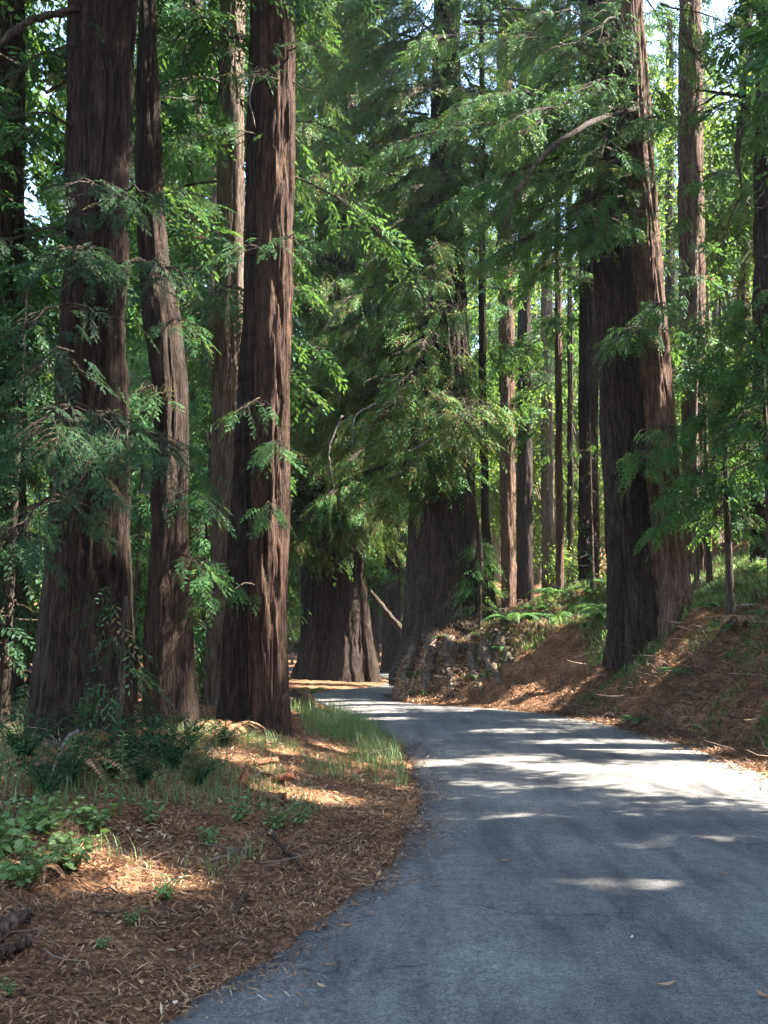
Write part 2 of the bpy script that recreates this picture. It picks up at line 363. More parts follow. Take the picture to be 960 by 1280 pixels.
HA = np.array(HOLES)
def blocked(x, y, rad, h, zb=0.0):
    """how many lit places a trunk or crown standing at x, y would shade"""
    vx, vy = x - HA[:, 0], y - HA[:, 1]; sx, sy = SUN[0], SUN[1]; q = (vx * sx + vy * sy) / (sx * sx + sy * sy)
    d = np.abs(vx * sy - vy * sx) / math.hypot(sx, sy); z = HA[:, 2] + q * SUN[2]
    return int(((q > .5) & (d < rad + HA[:, 3] * .5) & (z < h) & (z > zb)).sum())
def sun_filter(C, world_off, rng, margin=.24):
    """keep mask: drops sprays standing between the sun and the lit places"""
    Pw = C + world_off
    keep = np.ones(len(Pw), bool)
    jit = 0.75 + 0.6 * rng.random(len(Pw))
    for hx, hy, hz, r in HA:
        v = Pw - np.array([hx, hy, hz]); t = v @ SUN
        d = np.linalg.norm(v - t[:, None] * SUN, axis=1)
        keep &= ~((t > 0.9) & (d < (r + min(margin, r * 1.2 + .04)) * jit))
    return keep

# ------------------------------------------------------------------ foliage builders
def blades(Pp, D, Nn, L, nb, bl, bw, droop, rng, ang=0.9):
    n = len(Pp); s = np.linspace(.06, 1, nb)[None, :]
    C = Pp[:, None] + D[:, None] * (L[:, None] * s)[..., None]
    C[..., 2] -= droop * L[:, None] * s ** 2
    side = nrm(np.cross(D, Nn)); sg = np.where(np.arange(nb) % 2 == 0, 1.0, -1.0)
    a = np.full(nb, ang); a[-1] = 0.0; a = a[None, :] + rng.normal(0, .14, (n, nb))
    dr = np.cos(a)[..., None] * D[:, None] + (np.sin(a) * sg)[..., None] * side[:, None]
    dr[..., 2] -= .15 + .35 * s * droop + rng.random((n, nb)) * .22
    dr = nrm(dr)
    ln = bl * (1.1 - .6 * s) * (.75 + .5 * rng.random((n, nb)))
    nj = nrm(Nn[:, None] + rng.normal(0, .35, (n, nb, 3)))
    return C, dr, nj, ln
def quads_of(C, dr, nj, ln, bw):
    C = C.reshape(-1, 3); dr = dr.reshape(-1, 3); nj = nj.reshape(-1, 3); ln = ln.reshape(-1, 1)
    w = nrm(np.cross(dr, nj)) * (bw if np.isscalar(bw) else bw.reshape(-1, 1)) * .5
    v0 = C - w * .25; v1 = C + dr * ln * .4 - w * 1.0; v2 = C + dr * ln; v3 = C + dr * ln * .45 + w
    v2[:, 2] -= ln[:, 0] * .12
    return np.stack([v0, v1, v2, v3], 1).reshape(-1, 3)
def tubes(pts, rad, ns=5):
    """pts (n,k,3), rad (n,k) -> V, F (n tubes)"""
    n, k, _ = pts.shape
    T = nrm(np.gradient(pts, axis=1)); ref = np.where(np.abs(T[..., 2:3]) > .9, np.array([1.0, 0, 0]), np.array([0, 0, 1.0]))
    U = nrm(np.cross(T, ref)); Vv = np.cross(T, U)
    a = np.linspace(0, 2 * np.pi, ns, endpoint=False)
    R = pts[:, :, None] + rad[:, :, None, None] * (np.cos(a)[None, None, :, None] * U[:, :, None] + np.sin(a)[None, None, :, None] * Vv[:, :, None])
    idx = np.arange(n * k * ns).reshape(n, k, ns)
    nxt = np.roll(idx, -1, axis=2)
    F = np.stack([idx[:, :-1], nxt[:, :-1], nxt[:, 1:], idx[:, 1:]], -1).reshape(-1, 4)
    return R.reshape(-1, 3), F

def bough_sprays(p0, p1, arch, wid, rng, per_m=9, spray_len=.45, down=.55):
    """p0,p1 (n,3) arch (n,) wid (n,)"""
    L = np.linalg.norm(p1 - p0, axis=1); cnt = np.maximum(4, (L * per_m).astype(int))
    bi = np.repeat(np.arange(len(L)), cnt); n = len(bi)
    s = .12 + .88 * rng.random(n) ** .75
    a0 = p0[bi]; a1 = p1[bi]
    C = a0 + (a1 - a0) * s[:, None]; C[:, 2] += 4 * arch[bi] * s * (1 - s)
    hd = (a1 - a0).copy(); hd[:, 2] = 0; hd = nrm(hd)
    lat = np.stack([-hd[:, 1], hd[:, 0], np.zeros(n)], 1) * np.where(rng.random(n) < .5, 1, -1)[:, None]
    u = rng.random(n) ** .9 * wid[bi] * (1.05 - .75 * s)
    C = C + (lat * .85 + hd * .5) * u[:, None]; C[:, 2] -= .28 * u * (1 + rng.random(n)) + .05 * rng.normal(0, 1, n)
    D = lat * (.25 + .6 * rng.random(n))[:, None] + hd * (.3 + .7 * rng.random(n))[:, None]
    D[:, 2] -= down * (.2 + 1.3 * rng.random(n)); D = nrm(D + rng.normal(0, .12, (n, 3)))
    Nn = np.tile([0, 0, 1.0], (n, 1)) + rng.normal(0, .45, (n, 3)); Nn = nrm(Nn - (Nn * D).sum(1, keepdims=True) * D)
    Ls = spray_len * (.55 + .7 * rng.random(n))
    return C, D, Nn, Ls, s, bi

def crown_mesh(name, B, rng, off=np.zeros(3), per_m=9, spray_len=.45, nb=9, bl=.16, bw=.04, fine=False, droop=.35, down=.55, tone_bias=0.0, mat='needle', holes=True, wood=0.02, twigs=True):
    """B: list of (p0,p1,arch,width) in local coordinates"""
    p0 = np.array([b[0] for b in B], float); p1 = np.array([b[1] for b in B], float)
    arch = np.array([b[2] for b in B], float); wid = np.array([b[3] for b in B], float)
    C, D, Nn, Ls, s, bi = bough_sprays(p0, p1, arch, wid, rng, per_m, spray_len, down)
    if holes:
        k = sun_filter(C + D * Ls[:, None] * .5, off, rng, .12 + .38 * spray_len); C, D, Nn, Ls, s, bi = C[k], D[k], Nn[k], Ls[k], s[k], bi[k]
    bc, bd, bn, bln = blades(C, D, Nn, Ls, nb, bl, bw, droop, rng)
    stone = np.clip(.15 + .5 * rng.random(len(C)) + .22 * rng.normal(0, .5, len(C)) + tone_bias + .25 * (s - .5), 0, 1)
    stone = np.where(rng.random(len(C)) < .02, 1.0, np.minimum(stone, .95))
    if fine:
        c2 = bc.reshape(-1, 3); d2 = bd.reshape(-1, 3); n2 = nrm(bn.reshape(-1, 3)); l2 = bln.reshape(-1)
        n2 = nrm(n2 - (n2 * d2).sum(1, keepdims=True) * d2)
        nn = 17
        fc, fd, fn, fl = blades(c2, d2, n2, l2, nn, bw * .75, 0, .12, rng, ang=1.0)
        V = quads_of(fc, fd, fn, fl, .0080)
        tone = np.repeat(stone, nb * nn) + rng.normal(0, .06, len(stone) * nb * nn)
    else:
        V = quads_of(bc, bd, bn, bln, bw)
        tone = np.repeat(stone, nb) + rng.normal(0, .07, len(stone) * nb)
    nq = len(V) // 4; F = np.arange(nq * 4).reshape(-1, 4)
    # wood: boughs and side twigs
    k = 9; ss = np.linspace(0, 1, k)[None, :, None]
    pts = p0[:, None] * (1 - ss) + p1[:, None] * ss; pts[..., 2] += 4 * arch[:, None] * ss[..., 0] * (1 - ss[..., 0])
    pts[:, 1:-1] += rng.normal(0, .03, pts[:, 1:-1].shape)
    L = np.linalg.norm(p1 - p0, axis=1)
    rad = (wood * L[:, None] / 2.5 + .006) * (1 - .9 * ss[..., 0])
    Vt, Ft = tubes(pts, rad, 5)
    VV = [V, Vt]; FF = [F, Ft + len(V)]; tot = len(V) + len(Vt)
    if twigs and len(C):
        m_ = rng.random(len(C)) < .5
        s3 = s[m_]; b3 = bi[m_]
        st = p0[b3] * (1 - s3[:, None] * .9) + p1[b3] * s3[:, None] * .9; st[:, 2] += 4 * arch[b3] * s3 * .9 * (1 - s3 * .9)
        en = C[m_] + D[m_] * Ls[m_][:, None]; en[:, 2] -= droop * Ls[m_]; mid = C[m_]
        pt = np.stack([st, (st + mid) / 2 + [0, 0, .03], mid, en], 1)
        rt = np.tile(np.array([[.009, .007, .005, .002]]), (len(pt), 1)) * (1.0 if fine else 1.2)
        Vu, Fu = tubes(pt, rt, 3); VV.append(Vu); FF.append(Fu + tot); tot += len(Vu)
    Fa = np.concatenate(FF); mi = np.zeros(len(Fa), int); mi[nq:] = 1
    tn = np.zeros(len(Fa)); tn[:nq] = np.clip(tone, 0, 1)
    sm = np.zeros(len(Fa), bool); sm[nq:] = True
    return mesh_np(name, np.concatenate(VV), Fa, [M[mat], M['twig']], mi, tn, sm)

def whorl(rng, z0, z1, n, Lmax, cx=0, cy=0, r0=.25, az=None, dz=-.28, prof=None, wid=.5, lean=(0, 0)):
    B = []
    for i in range(n):
        z = z0 + (z1 - z0) * (i + rng.random()) / n
        f = (z - z0) / (z1 - z0)
        pr = prof(f) if prof else (.55 + .45 * min(1, f * 5)) * (1 - .8 * max(0, f - .35) / .65)
        L = Lmax * pr * (.6 + .5 * rng.random())
        a = rng.random() * 2 * math.pi if az is None else math.radians(az[0] + (az[1] - az[0]) * rng.random())
        c, s_ = math.cos(a), math.sin(a)
        X = cx + lean[0] * z; Y = cy + lean[1] * z
        p0 = (X + c * r0, Y + s_ * r0, z + .1 * L); p1 = (X + c * L, Y + s_ * L, z + dz * L + rng.normal(0, .15))
        B.append((p0, p1, .10 * L * (.5 + rng.random()), wid * L * (.7 + .5 * rng.random())))
    return B

def trunk_mesh(name, path, mat, seed, nseg=120, flare=.45, fh=.9, lobes=.35, furrow=.045, ring=.11, zfine=14.0, base_drop=.6):
    """path: (x,y,z,r) local; z increasing"""
    Pt = np.array(path, float)
    zs = [Pt[0, 2] - base_drop]
    while zs[-1] < Pt[-1, 2]: zs.append(zs[-1] + (ring if zs[-1] < zfine else ring * 8))
    zs = np.array(zs); z0 = Pt[0, 2]
    def ip(c):
        v = np.interp(zs, Pt[:, 2], Pt[:, c]); w = np.exp(-np.linspace(-2, 2, 9) ** 2); w /= w.sum()
        return np.convolve(np.pad(v, 4, mode='edge'), w, 'valid')
    X, Y, R = ip(0), ip(1), ip(3)
    th = np.linspace(0, 2 * np.pi, nseg, endpoint=False)
    T, Z = np.meshgrid(th, zs); Rr = R[:, None]
    hz = np.clip(Z - z0, -base_drop, None)
    c, s = np.cos(T), np.sin(T)
    lob = (vnoise(c * 1.6 + 5, s * 1.6 + 5, Z * .05, seed) - .5) * 2 + .6 * (vnoise(c * 3.4 + 9, s * 3.4, Z * .12, seed + 1) - .5)
    fl = flare * np.exp(-np.maximum(hz, -.3) / fh) * (1 + 1.3 * lob)
    body = lobes * .22 * lob
    rm = R.mean()
    k1 = rm / .11; k2 = rm / .045
    tw = Z * .05 + (.20 / max(rm, .2)) * (vnoise(c * 2.2 * rm / .4 + 3, s * 2.2 * rm / .4, Z * 1.5, seed + 7) - .5) + (.10 / max(rm, .2)) * (vnoise(c * 5 * rm / .4 + 3, s * 5 * rm / .4, Z * 3.5, seed + 8) - .5)
    f1 = vnoise(np.cos(T + tw) * k1 + 30, np.sin(T + tw) * k1, Z * .55 + .6 * vnoise(c * 3, s * 3, Z * .8, seed + 9), seed + 2)
    f2 = vnoise(np.cos(T + tw) * k2 + 30, np.sin(T + tw) * k2, Z * .9, seed + 3)
    f3 = vnoise(c * k2 * 1.3, s * k2 * 1.3, Z * 6, seed + 4)
    rid = 1 - np.abs(2 * f1 - 1) * 1.6
    RR = Rr * (1 + fl + body) - furrow * np.clip(rid, 0, 1) ** 1.5 * np.clip(rm / .45, .5, 1.4) - furrow * .45 * (1 - np.abs(2 * f2 - 1)) ** 2 + furrow * .25 * (f3 - .5)
    V = np.stack([X[:, None] + RR * c, Y[:, None] + RR * s, Z], -1)
    n, m = Z.shape; idx = np.arange(n * m).reshape(n, m); nx_ = np.roll(idx, -1, 1)
    F = np.stack([idx[:-1], nx_[:-1], nx_[1:], idx[1:]], -1).reshape(-1, 4)
    Vv = np.concatenate([V.reshape(-1, 3), [[X[-1], Y[-1], zs[-1]]]])
    Ft = np.stack([idx[-1], nx_[-1], np.full(m, n * m)], -1)
    return mesh_np(name, Vv, [F, Ft], M[mat], smooth=True)
def tube_obj(name, pts, rad, mat, parent=None, k=24, ns=8, wob=.02, seed=1):
    Q = np.array(pts, float); s = np.linspace(0, len(Q) - 1, k)
    C3 = catmull3(Q, k); r = np.interp(s, np.arange(len(Q)), rad)
    rg = np.random.default_rng(seed); C3[1:-1] += rg.normal(0, wob * .3, C3[1:-1].shape)
    V, F = tubes(C3[None], (r * (1 + .22 * np.convolve(rg.normal(0, 1, k + 4), np.ones(5) / 5, 'valid')))[None], ns)
    V = V + (np.repeat(r, ns) * .16)[:, None] * rg.normal(0, 1, (len(V), 1)) * nrm(V - np.repeat(C3, ns, axis=0))
    caps = [np.array([[i for i in range(ns)][::-1]]), np.array([[len(V) - ns + i for i in range(ns)]])]
    return obj(name, mesh_np(name, V, [F] + caps, M[mat], smooth=True), parent)
def catmull3(Q, k):
    s = np.linspace(0, len(Q) - 1, k); out = []
    for v in s:
        i = min(int(v), len(Q) - 2); t = v - i
        p0 = Q[max(i - 1, 0)]; p1 = Q[i]; p2 = Q[i + 1]; p3 = Q[min(i + 2, len(Q) - 1)]
        out.append(.5 * ((2 * p1) + (p2 - p0) * t + (2 * p0 - 5 * p1 + 4 * p2 - p3) * t * t + (3 * p1 - p0 - 3 * p2 + p3) * t ** 3))
    return np.array(out)

def px_path(lst, Y, base, extend=None):
    """list of (py, xl, xr) at distance Y -> local (x,y,z,r)"""
    out = []
    for py, xl, xr in sorted(lst, key=lambda q: -q[0]):
        a = P(xl, py, Y); b = P(xr, py, Y); c = (a + b) / 2
        out.append((c[0] - base[0], 0.0, c[2] - base[2], (b[0] - a[0]) / 2))
    if extend:
        x, y, z, r = out[-1]; x2, y2, z2, r2 = out[-2]
        sl_ = (x - x2) / (z - z2)
        out.append((x + sl_ * (extend - z) * .5, 0, extend, r * .55))
    return out

def far_leaves(name, n, box, size, mat, rng, density=None):
    pass

# ------------------------------------------------------------------ the big redwoods
def redwood(label, px, Y, stems, top, crowns, seed, group=None, flare=.3, fh=.8, furrow=.075, mat='bark', nseg=150, lobes=.35, cat="redwood", name="redwood_tree", cm='needle', zb=None, fineb=None, **ck):
    x = P(px, 800, Y)[0]; z = Hs(x, Y) if zb is None else zb
    base = np.array([x, Y, z - .05])
    t = thing(name, label, cat, base, group)
    for i, st in enumerate(stems):
        pth = px_path(st['p'], Y + st.get('dy', 0), base, top)
        pth = [(a, b + st.get('dy', 0), c, d) for a, b, c, d in pth]
        pth[0] = (pth[0][0], pth[0][1], min(pth[0][2], .15), pth[0][3])
        obj("trunk", trunk_mesh("trunk", pth, st.get('mat', mat), seed + 13 * i, nseg, st.get('flare', flare), fh, lobes, furrow), t)
    rng = np.random.default_rng(seed)
    if crowns:
        B = []; Bf = []
        for c in crowns:
            if c[0] == 'w': B += whorl(rng, **c[1])
            else:                                   # ('b', px, py, Y, z0 offset, width) a bough reaching to a place in view
                _, bx, by, bY, up, wd = c
                p1 = P(bx, by, bY) - base; zz = p1[2] + up
                p = np.array(pth); tx = np.interp(zz, p[:, 2], p[:, 0])
                p0 = np.array([tx, p[0, 1], zz]); L = np.linalg.norm(p1 - p0)
                (Bf if fineb else B).append((p0, p1, .12 * L, wd))
        if B: obj("crown", crown_mesh("crown", B, rng, off=base, mat=cm, **ck), t)
        if Bf: obj("low_boughs", crown_mesh("low_boughs", Bf, rng, off=base, mat=cm, **fineb), t)
    return t, base

# A: big dark redwood on the left
tA, bA = redwood("huge dark redwood at far left with a thin sunlit strip down its right edge", 108, 10.8,
    [dict(p=[(960, 28, 174), (880, 36, 171), (780, 44, 168), (600, 60, 165), (400, 74, 163), (200, 82, 168), (0, 84, 175)])], 24,
    [('w', dict(z0=8.5, z1=22, n=46, Lmax=4.2, wid=.4)),
     ('b', 235, 360, 8.6, .7, .55), ('b', 110, 240, 8.4, .6, .7), ('b', 190, 250, 8.6, .5, .4), ('b', 20, 430, 8.6, .9, .9), ('b', 90, 330, 8.4, .6, .5),
     ('b', 240, 590, 8.2, .5, .55), ('b', 60, 575, 7.6, .6, .8), ('b', 110, 600, 7.7, .6, .6), ('b', 40, 555, 7.6, .6, .7), ('b', 160, 560, 8.0, .5, .45), ('b', 30, 480, 8.0, .6, .6), ('b', 60, 330, 8.4, .6, .6), ('b', 10, 690, 7.4, .5, .6),
    
     ('b', -60, 150, 9.5, .5, 1.0), ('b', 20, 90, 10, .8, .9), ('b', -40, 330, 9.5, .8, 1.0), ('b', 30, 180, 11.5, .8, .9)], 101,
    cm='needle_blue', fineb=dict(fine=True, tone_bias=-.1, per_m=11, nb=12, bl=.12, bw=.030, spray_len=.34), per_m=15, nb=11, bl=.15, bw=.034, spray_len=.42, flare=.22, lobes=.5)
# arching bare limb at top left
tube_obj("branch", [P(95, 12, 10.4) - bA, P(50, 22, 10) - bA, P(10, 45, 9.6) - bA, P(-50, 100, 9.2) - bA], [.045, .04, .035, .02], 'twig', tA, seed=3)
# B: thinner, bent
tB, bB = redwood("slender bent redwood leaning left behind the huge dark one", 210, 13.2,
    [dict(p=[(930, 176, 246), (800, 180, 240), (650, 186, 238), (560, 190, 238), (480, 188, 236), (400, 176, 228), (320, 172, 212), (200, 168, 205), (0, 172, 196)])], 20,
    [('w', dict(z0=9.5, z1=19, n=22, Lmax=2.6, wid=.4)), ('b', 260, 250, 12.5, .3, .5), ('b', 250, 420, 12.5, .4, .5), ('b', 160, 500, 12, .3, .4), ('b', 275, 640, 12.6, .3, .3), ('b', 260, 720, 12.4, .3, .4)], 202, nseg=96, flare=.18,
    fineb=dict(fine=True, per_m=17, nb=10, bl=.12, bw=.030, spray_len=.34), per_m=20, nb=11, bl=.15, bw=.034, spray_len=.42)
# C: the tall straight pair
tC, bC = redwood("tall straight redwood with sunlit reddish bark, nearest the road on the left", 322, 14.2,
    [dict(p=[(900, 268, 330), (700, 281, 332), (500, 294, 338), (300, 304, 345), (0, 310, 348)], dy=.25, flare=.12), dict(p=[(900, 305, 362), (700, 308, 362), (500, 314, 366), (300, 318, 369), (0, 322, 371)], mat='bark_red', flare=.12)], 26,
    [('w', dict(z0=11.5, z1=25, n=50, Lmax=4.0, wid=.4)), ('b', 280, 320, 13.2, .4, .5), ('b', 380, 300, 13.0, .3, .3), ('b', 230, 180, 13.2, .5, .7), ('b', 320, 90, 12.8, .5, .6), ('b', 350, 570, 12.6, .3, .25), ('b', 300, 520, 13, .4, .5), ('b', 400, 60, 12.6, .6, .6), ('b', 440, 20, 13.5, .8, .8), ('b', 430, 150, 14, .8, .5),
     ('b', 250, 760, 13, .3, .4), ('b', 340, 650, 13, .3, .25)], 303,
    fineb=dict(fine=True, per_m=17, nb=10, bl=.12, bw=.030, spray_len=.34), per_m=20, nb=11, bl=.15, bw=.034, spray_len=.42)
# D: pale trunk behind
tD, bD = redwood("pale greyish redwood standing back between the bent one and the tall straight one", 287, 17.0,
    [dict(p=[(880, 255, 300), (600, 262, 305), (300, 268, 308), (0, 272, 308)])], 26,
    [('w', dict(z0=5.5, z1=25, n=60, Lmax=2.8, wid=.4, r0=.4))], 404, mat='bark_gray', nseg=90, flare=.15, per_m=20, nb=9, bl=.2, bw=.05, spray_len=.5)
# E: far pair, left of road bend
tE, bE = redwood("massive dark fused redwood beside the far bend, foliage hiding its upper trunk", 418, 38,
    [dict(p=[(850, 372, 430), (760, 380, 428), (670, 386, 430), (400, 392, 430), (0, 400, 430)], dy=.3), dict(p=[(850, 412, 468), (760, 416, 462), (670, 420, 455), (400, 418, 450), (0, 420, 445)])], 34,
    [('w', dict(z0=5.8, z1=33, n=170, Lmax=4.6, wid=.45, r0=1.0, dz=-.38)), ('w', dict(z0=4.9, z1=14, n=60, Lmax=4.2, wid=.5, r0=1.0, dz=-.35, az=(200, 340))), ('w', dict(z0=13, z1=28, n=60, Lmax=5.0, wid=.5, r0=.8, dz=-.35, az=(200, 350)))], 505, flare=.35, fh=1.2, lobes=.5,
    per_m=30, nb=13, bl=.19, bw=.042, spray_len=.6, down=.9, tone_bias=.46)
# F: big centre tree on the root mound
tF, bF = redwood("massive redwood at centre on a root mound, thick green boughs hanging over its trunk", 562, 29.2,
    [dict(p=[(830, 502, 664), (790, 504, 636), (740, 507, 612), (690, 509, 600), (600, 512, 592), (450, 525, 588), (300, 532, 580), (0, 540, 575)])], 34,
    [('w', dict(z0=13.0, z1=33, n=125, Lmax=5.2, wid=.42, r0=.9, dz=-.38)), ('w', dict(z0=5.2, z1=15, n=75, Lmax=4.8, wid=.45, r0=.9, dz=-.35, az=(110, 285))), ('w', dict(z0=13, z1=29, n=80, Lmax=5.0, wid=.45, r0=.7, dz=-.4, az=(190, 330))),
     ('b', 545, 600, 26.5, 1.0, .8), ('b', 480, 640, 26.5, 1.2, .8), ('b', 425, 620, 26.5, 1.3, .9)] + [('b', 385 + 215 * ((k * .618) % 1), 225 + 15.5 * k, 24.3 + 2.4 * ((k * .37) % 1), 1.3, .95) for k in range(28)] + [('b', 470 + 150 * ((k * .618) % 1), 10 + 24 * k, 25.6 + 1.6 * ((k * .37) % 1), 1.4, 1.05) for k in range(15)], 606, flare=.10, fh=.7, lobes=.5,
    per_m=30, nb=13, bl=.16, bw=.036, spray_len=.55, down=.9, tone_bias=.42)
# G: thin stem beside it
redwood("thin dark redwood stem leaning beside the massive centre one", 612, 28.2,
    [dict(p=[(800, 608, 634), (740, 604, 620), (650, 600, 613), (470, 597, 609), (300, 597, 607), (100, 598, 606)])], 22,
    [('w', dict(z0=7, z1=21, n=36, Lmax=2.2, wid=.4))], 707, nseg=40, flare=.1, per_m=18, nb=9, bl=.18, bw=.05)
# I: right hero
tI, bI = redwood("huge twin stemmed redwood with furrowed bark on the right bank", 812, 22,
    [dict(p=[(800, 762, 835), (600, 752, 815), (400, 742, 800), (200, 738, 785), (0, 735, 775)], flare=.2), dict(p=[(800, 800, 862), (600, 800, 850), (450, 795, 838), (300, 785, 826), (0, 760, 806)], dy=-.25, mat='bark_lit_tan', flare=.25)], 32,
    [('w', dict(z0=13.5, z1=31, n=90, Lmax=4.8, wid=.42, r0=.8)), ('w', dict(z0=8.5, z1=19, n=46, Lmax=4.6, wid=.42, r0=.8, az=(160, 250), dz=-.35)),
     ('b', 770, 430, 19.5, .8, .8), ('b', 800, 590, 19, .8, .7), ('b', 830, 390, 19.5, .6, .6), ('b', 700, 300, 19.5, 1, 1.0), ('b', 640, 240, 19, 1, 1.1), ('b', 760, 210, 19, .9, 1), ('b', 740, 120, 19, .9, 1), ('b', 690, 60, 19, .9, 1.1),
     ('b', 850, 560, 20, .8, .7), ('b', 560, 140, 18.5, 1.2, 1.2), ('b', 520, 60, 18.5, 1.2, 1.2), ('b', 640, 150, 18, 1.2, 1.1), ('b', 560, 250, 19, 1.3, 1.1), ('b', 480, 190, 18.5, 1.3, 1.0), ('b', 660, 20, 18.5, 1, 1.1), ('b', 600, 60, 19, 1, 1.2), ('b', 820, 150, 19.5, .7, .9), ('b', 860, 640, 19.5, .6, .6), ('b', 600, 330, 20, 1.2, 1.0)], 808, flare=.25, fh=1.1, lobes=.55,
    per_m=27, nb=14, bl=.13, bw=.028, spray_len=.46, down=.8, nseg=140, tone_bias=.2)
tube_obj("branch", [P(800, 135, 21.6) - bI, P(745, 150, 18.4) - bI, P(690, 185, 17.0) - bI, P(650, 235, 16.8) - bI, P(632, 275, 16.7) - bI, P(620, 308, 16.7) - bI], [.06, .055, .048, .038, .026, .012], 'twig', tI, k=30, seed=5)
# J: reddish one behind
tJ, bJ = redwood("narrow reddish redwood in sunlight right of the twin stemmed one", 866, 27,
    [dict(p=[(745, 852, 892), (600, 852, 888), (400, 848, 882), (200, 846, 880), (0, 848, 879)])], 30,
    [('w', dict(z0=17, z1=29, n=44, Lmax=3.2, wid=.4, r0=.4)), ('b', 830, 470, 25.5, .6, .8), ('b', 880, 390, 25.5, .5, .8), ('b', 850, 100, 25.5, .6, .8), ('b', 900, 530, 25.3, .6, .9)], 909, mat='bark_lit_tan', nseg=90, flare=.2, per_m=20, nb=9, bl=.18, bw=.045, spray_len=.5)
# K: right edge
tK, bK = redwood("shadowy redwood at the right edge with a crooked limb reaching left", 962, 25.4,
    [dict(p=[(740, 936, 978), (500, 940, 975), (200, 942, 972), (0, 944, 970)])], 28,
    [('w', dict(z0=4.5, z1=27, n=60, Lmax=3.6, wid=.42, r0=.4)), ('b', 915, 520, 22, .6, .9), ('b', 930, 600, 21.5, .6, .9)], 111, nseg=80, flare=.2, per_m=20, nb=9, bl=.2, bw=.05, spray_len=.5)
lb = tube_obj("branch", [P(958, 118, 25.0) - bK, P(935, 128, 23.6) - bK, P(925, 165, 23) - bK, P(922, 200, 23) - bK, P(927, 235, 23) - bK], [.10, .09, .07, .055, .03], 'twig', tK, seed=8)
tube_obj("branch", [P(940, 122, 23.7) - bK, P(910, 118, 23.4) - bK, P(870, 112, 23.6) - bK], [.06, .045, .02], 'twig', tK, seed=9)

# H: mid-distance trunks between centre and right trees
MID = [("sunlit reddish redwood trunk standing just behind the massive centre one", 634, 39, 625, 645, 620, 642, 'bark_lit_tan', 1),
       ("dark narrow redwood right of the sunlit one behind the centre tree", 655, 42, 645, 667, 648, 664, 'bark', 2),
       ("slim pale stemmed young redwood on the ferny slope", 700, 33, 694, 706, 692, 700, 'bark_lit_tan', 3),
       ("shaded redwood between two slim stems on the far slope", 684, 44, 676, 694, 676, 690, 'bark_gray', 4),
       ("tall dark redwood close behind the left side of the twin stemmed one", 735, 30, 722, 750, 724, 745, 'bark', 5),
       ("very thin dark sapling among the mid distance trunks", 714, 38, 708, 718, 708, 715, 'bark', 6),
       ("thin young redwood stem just right of the twin stemmed giant's base", 872, 24.5, 866, 877, 862, 870, 'bark_gray', 7),
       ("far thin redwood at upper right between the reddish one and the frame edge", 920, 36, 910, 935, 925, 942, 'bark', 8)]
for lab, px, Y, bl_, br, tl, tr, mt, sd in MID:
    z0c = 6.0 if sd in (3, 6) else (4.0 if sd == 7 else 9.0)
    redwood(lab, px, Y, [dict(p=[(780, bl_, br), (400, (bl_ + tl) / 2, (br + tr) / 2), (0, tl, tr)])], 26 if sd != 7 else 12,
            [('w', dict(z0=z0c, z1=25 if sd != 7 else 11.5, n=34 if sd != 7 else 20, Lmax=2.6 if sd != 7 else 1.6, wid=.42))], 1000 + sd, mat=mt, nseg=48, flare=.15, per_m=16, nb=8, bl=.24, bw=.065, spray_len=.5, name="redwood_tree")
# E2: trees seen between the far pair and the centre tree, left background
BK = [("dim redwood filling the gap right of the tall straight left one, far back", 385, 52, 376, 394, 'bark'),
      ("redwood standing far behind the fused one, seen through its foliage", 446, 60, 438, 454, 'bark'),
      ("redwood far back between the centre tree's crown and the leftward limb", 535, 55, 526, 544, 'bark'),
      ("redwood on the far hillside framed between the twin stemmed one and the reddish one", 838, 44, 830, 845, 'bark'),
      ("redwood back in the shade right behind the bent one", 232, 33, 224, 240, 'bark_gray'),
      ("dark redwood trunk just left of the massive centre one, farther back", 488, 50, 478, 500, 'bark'),
      ("dim trunk seen right behind the fused redwood at the bend", 463, 56, 452, 472, 'bark'),
      ("bluish grey trunk in shade behind the tall straight left redwood", 266, 30, 258, 274, 'bark_gray'),
      ("shadowed trunk at the left frame edge behind the huge dark redwood", 12, 17, -8, 34, 'bark')]
for i, (lab, px, Y, a, b, mt) in enumerate(BK):
    redwood(lab, px, Y, [dict(p=[(840, a - 2, b + 2), (400, a + 1, b - 1), (0, a + 2, b - 2)])], 26, [('w', dict(z0=3.5 if i < 7 else 5, z1=32, n=85, Lmax=3.6, wid=.42))], 1100 + i, mat=mt, nseg=48, flare=.2, per_m=16, nb=8, bl=.28, bw=.08, spray_len=.55)

# ------------------------------------------------------------------ background forest
rng = np.random.default_rng(77)
def slim_proto(seed, h, Lm, zc, r, mat, cmat='needle'):
    t = thing("redwood_tree", "proto", "redwood", (0, 0, -500))
    rg = np.random.default_rng(seed)
    lx = rg.normal(0, .25)
    obj("trunk", trunk_mesh("trunk", [(0, 0, 0, r), (lx, 0, h * .5, r * .75), (lx * 1.5, 0, h, r * .25)], mat, seed, 28, .3, .8, .3, .03, ring=.4, zfine=40, base_drop=2.0), t)
    B = whorl(rg, zc, h, int((h - zc) * 3.4), Lm, wid=.45, r0=r * .6, prof=lambda f: (.6 + .4 * min(1, f * 4)) * (1 - .75 * f))
    obj("crown", crown_mesh("crown", B, rg, per_m=15, nb=7, bl=.34, bw=.11, spray_len=.7, holes=False, down=.7, mat=cmat, twigs=False, tone_bias=.1), t)
    return t
protos = [slim_proto(1, 38, 3.6, 5, .42, 'bark'), slim_proto(2, 44, 4.2, 8, .55, 'bark_red'), slim_proto(3, 26, 3.0, 2.5, .25, 'bark'), slim_proto(4, 40, 4.0, 3.5, .5, 'bark_gray')]
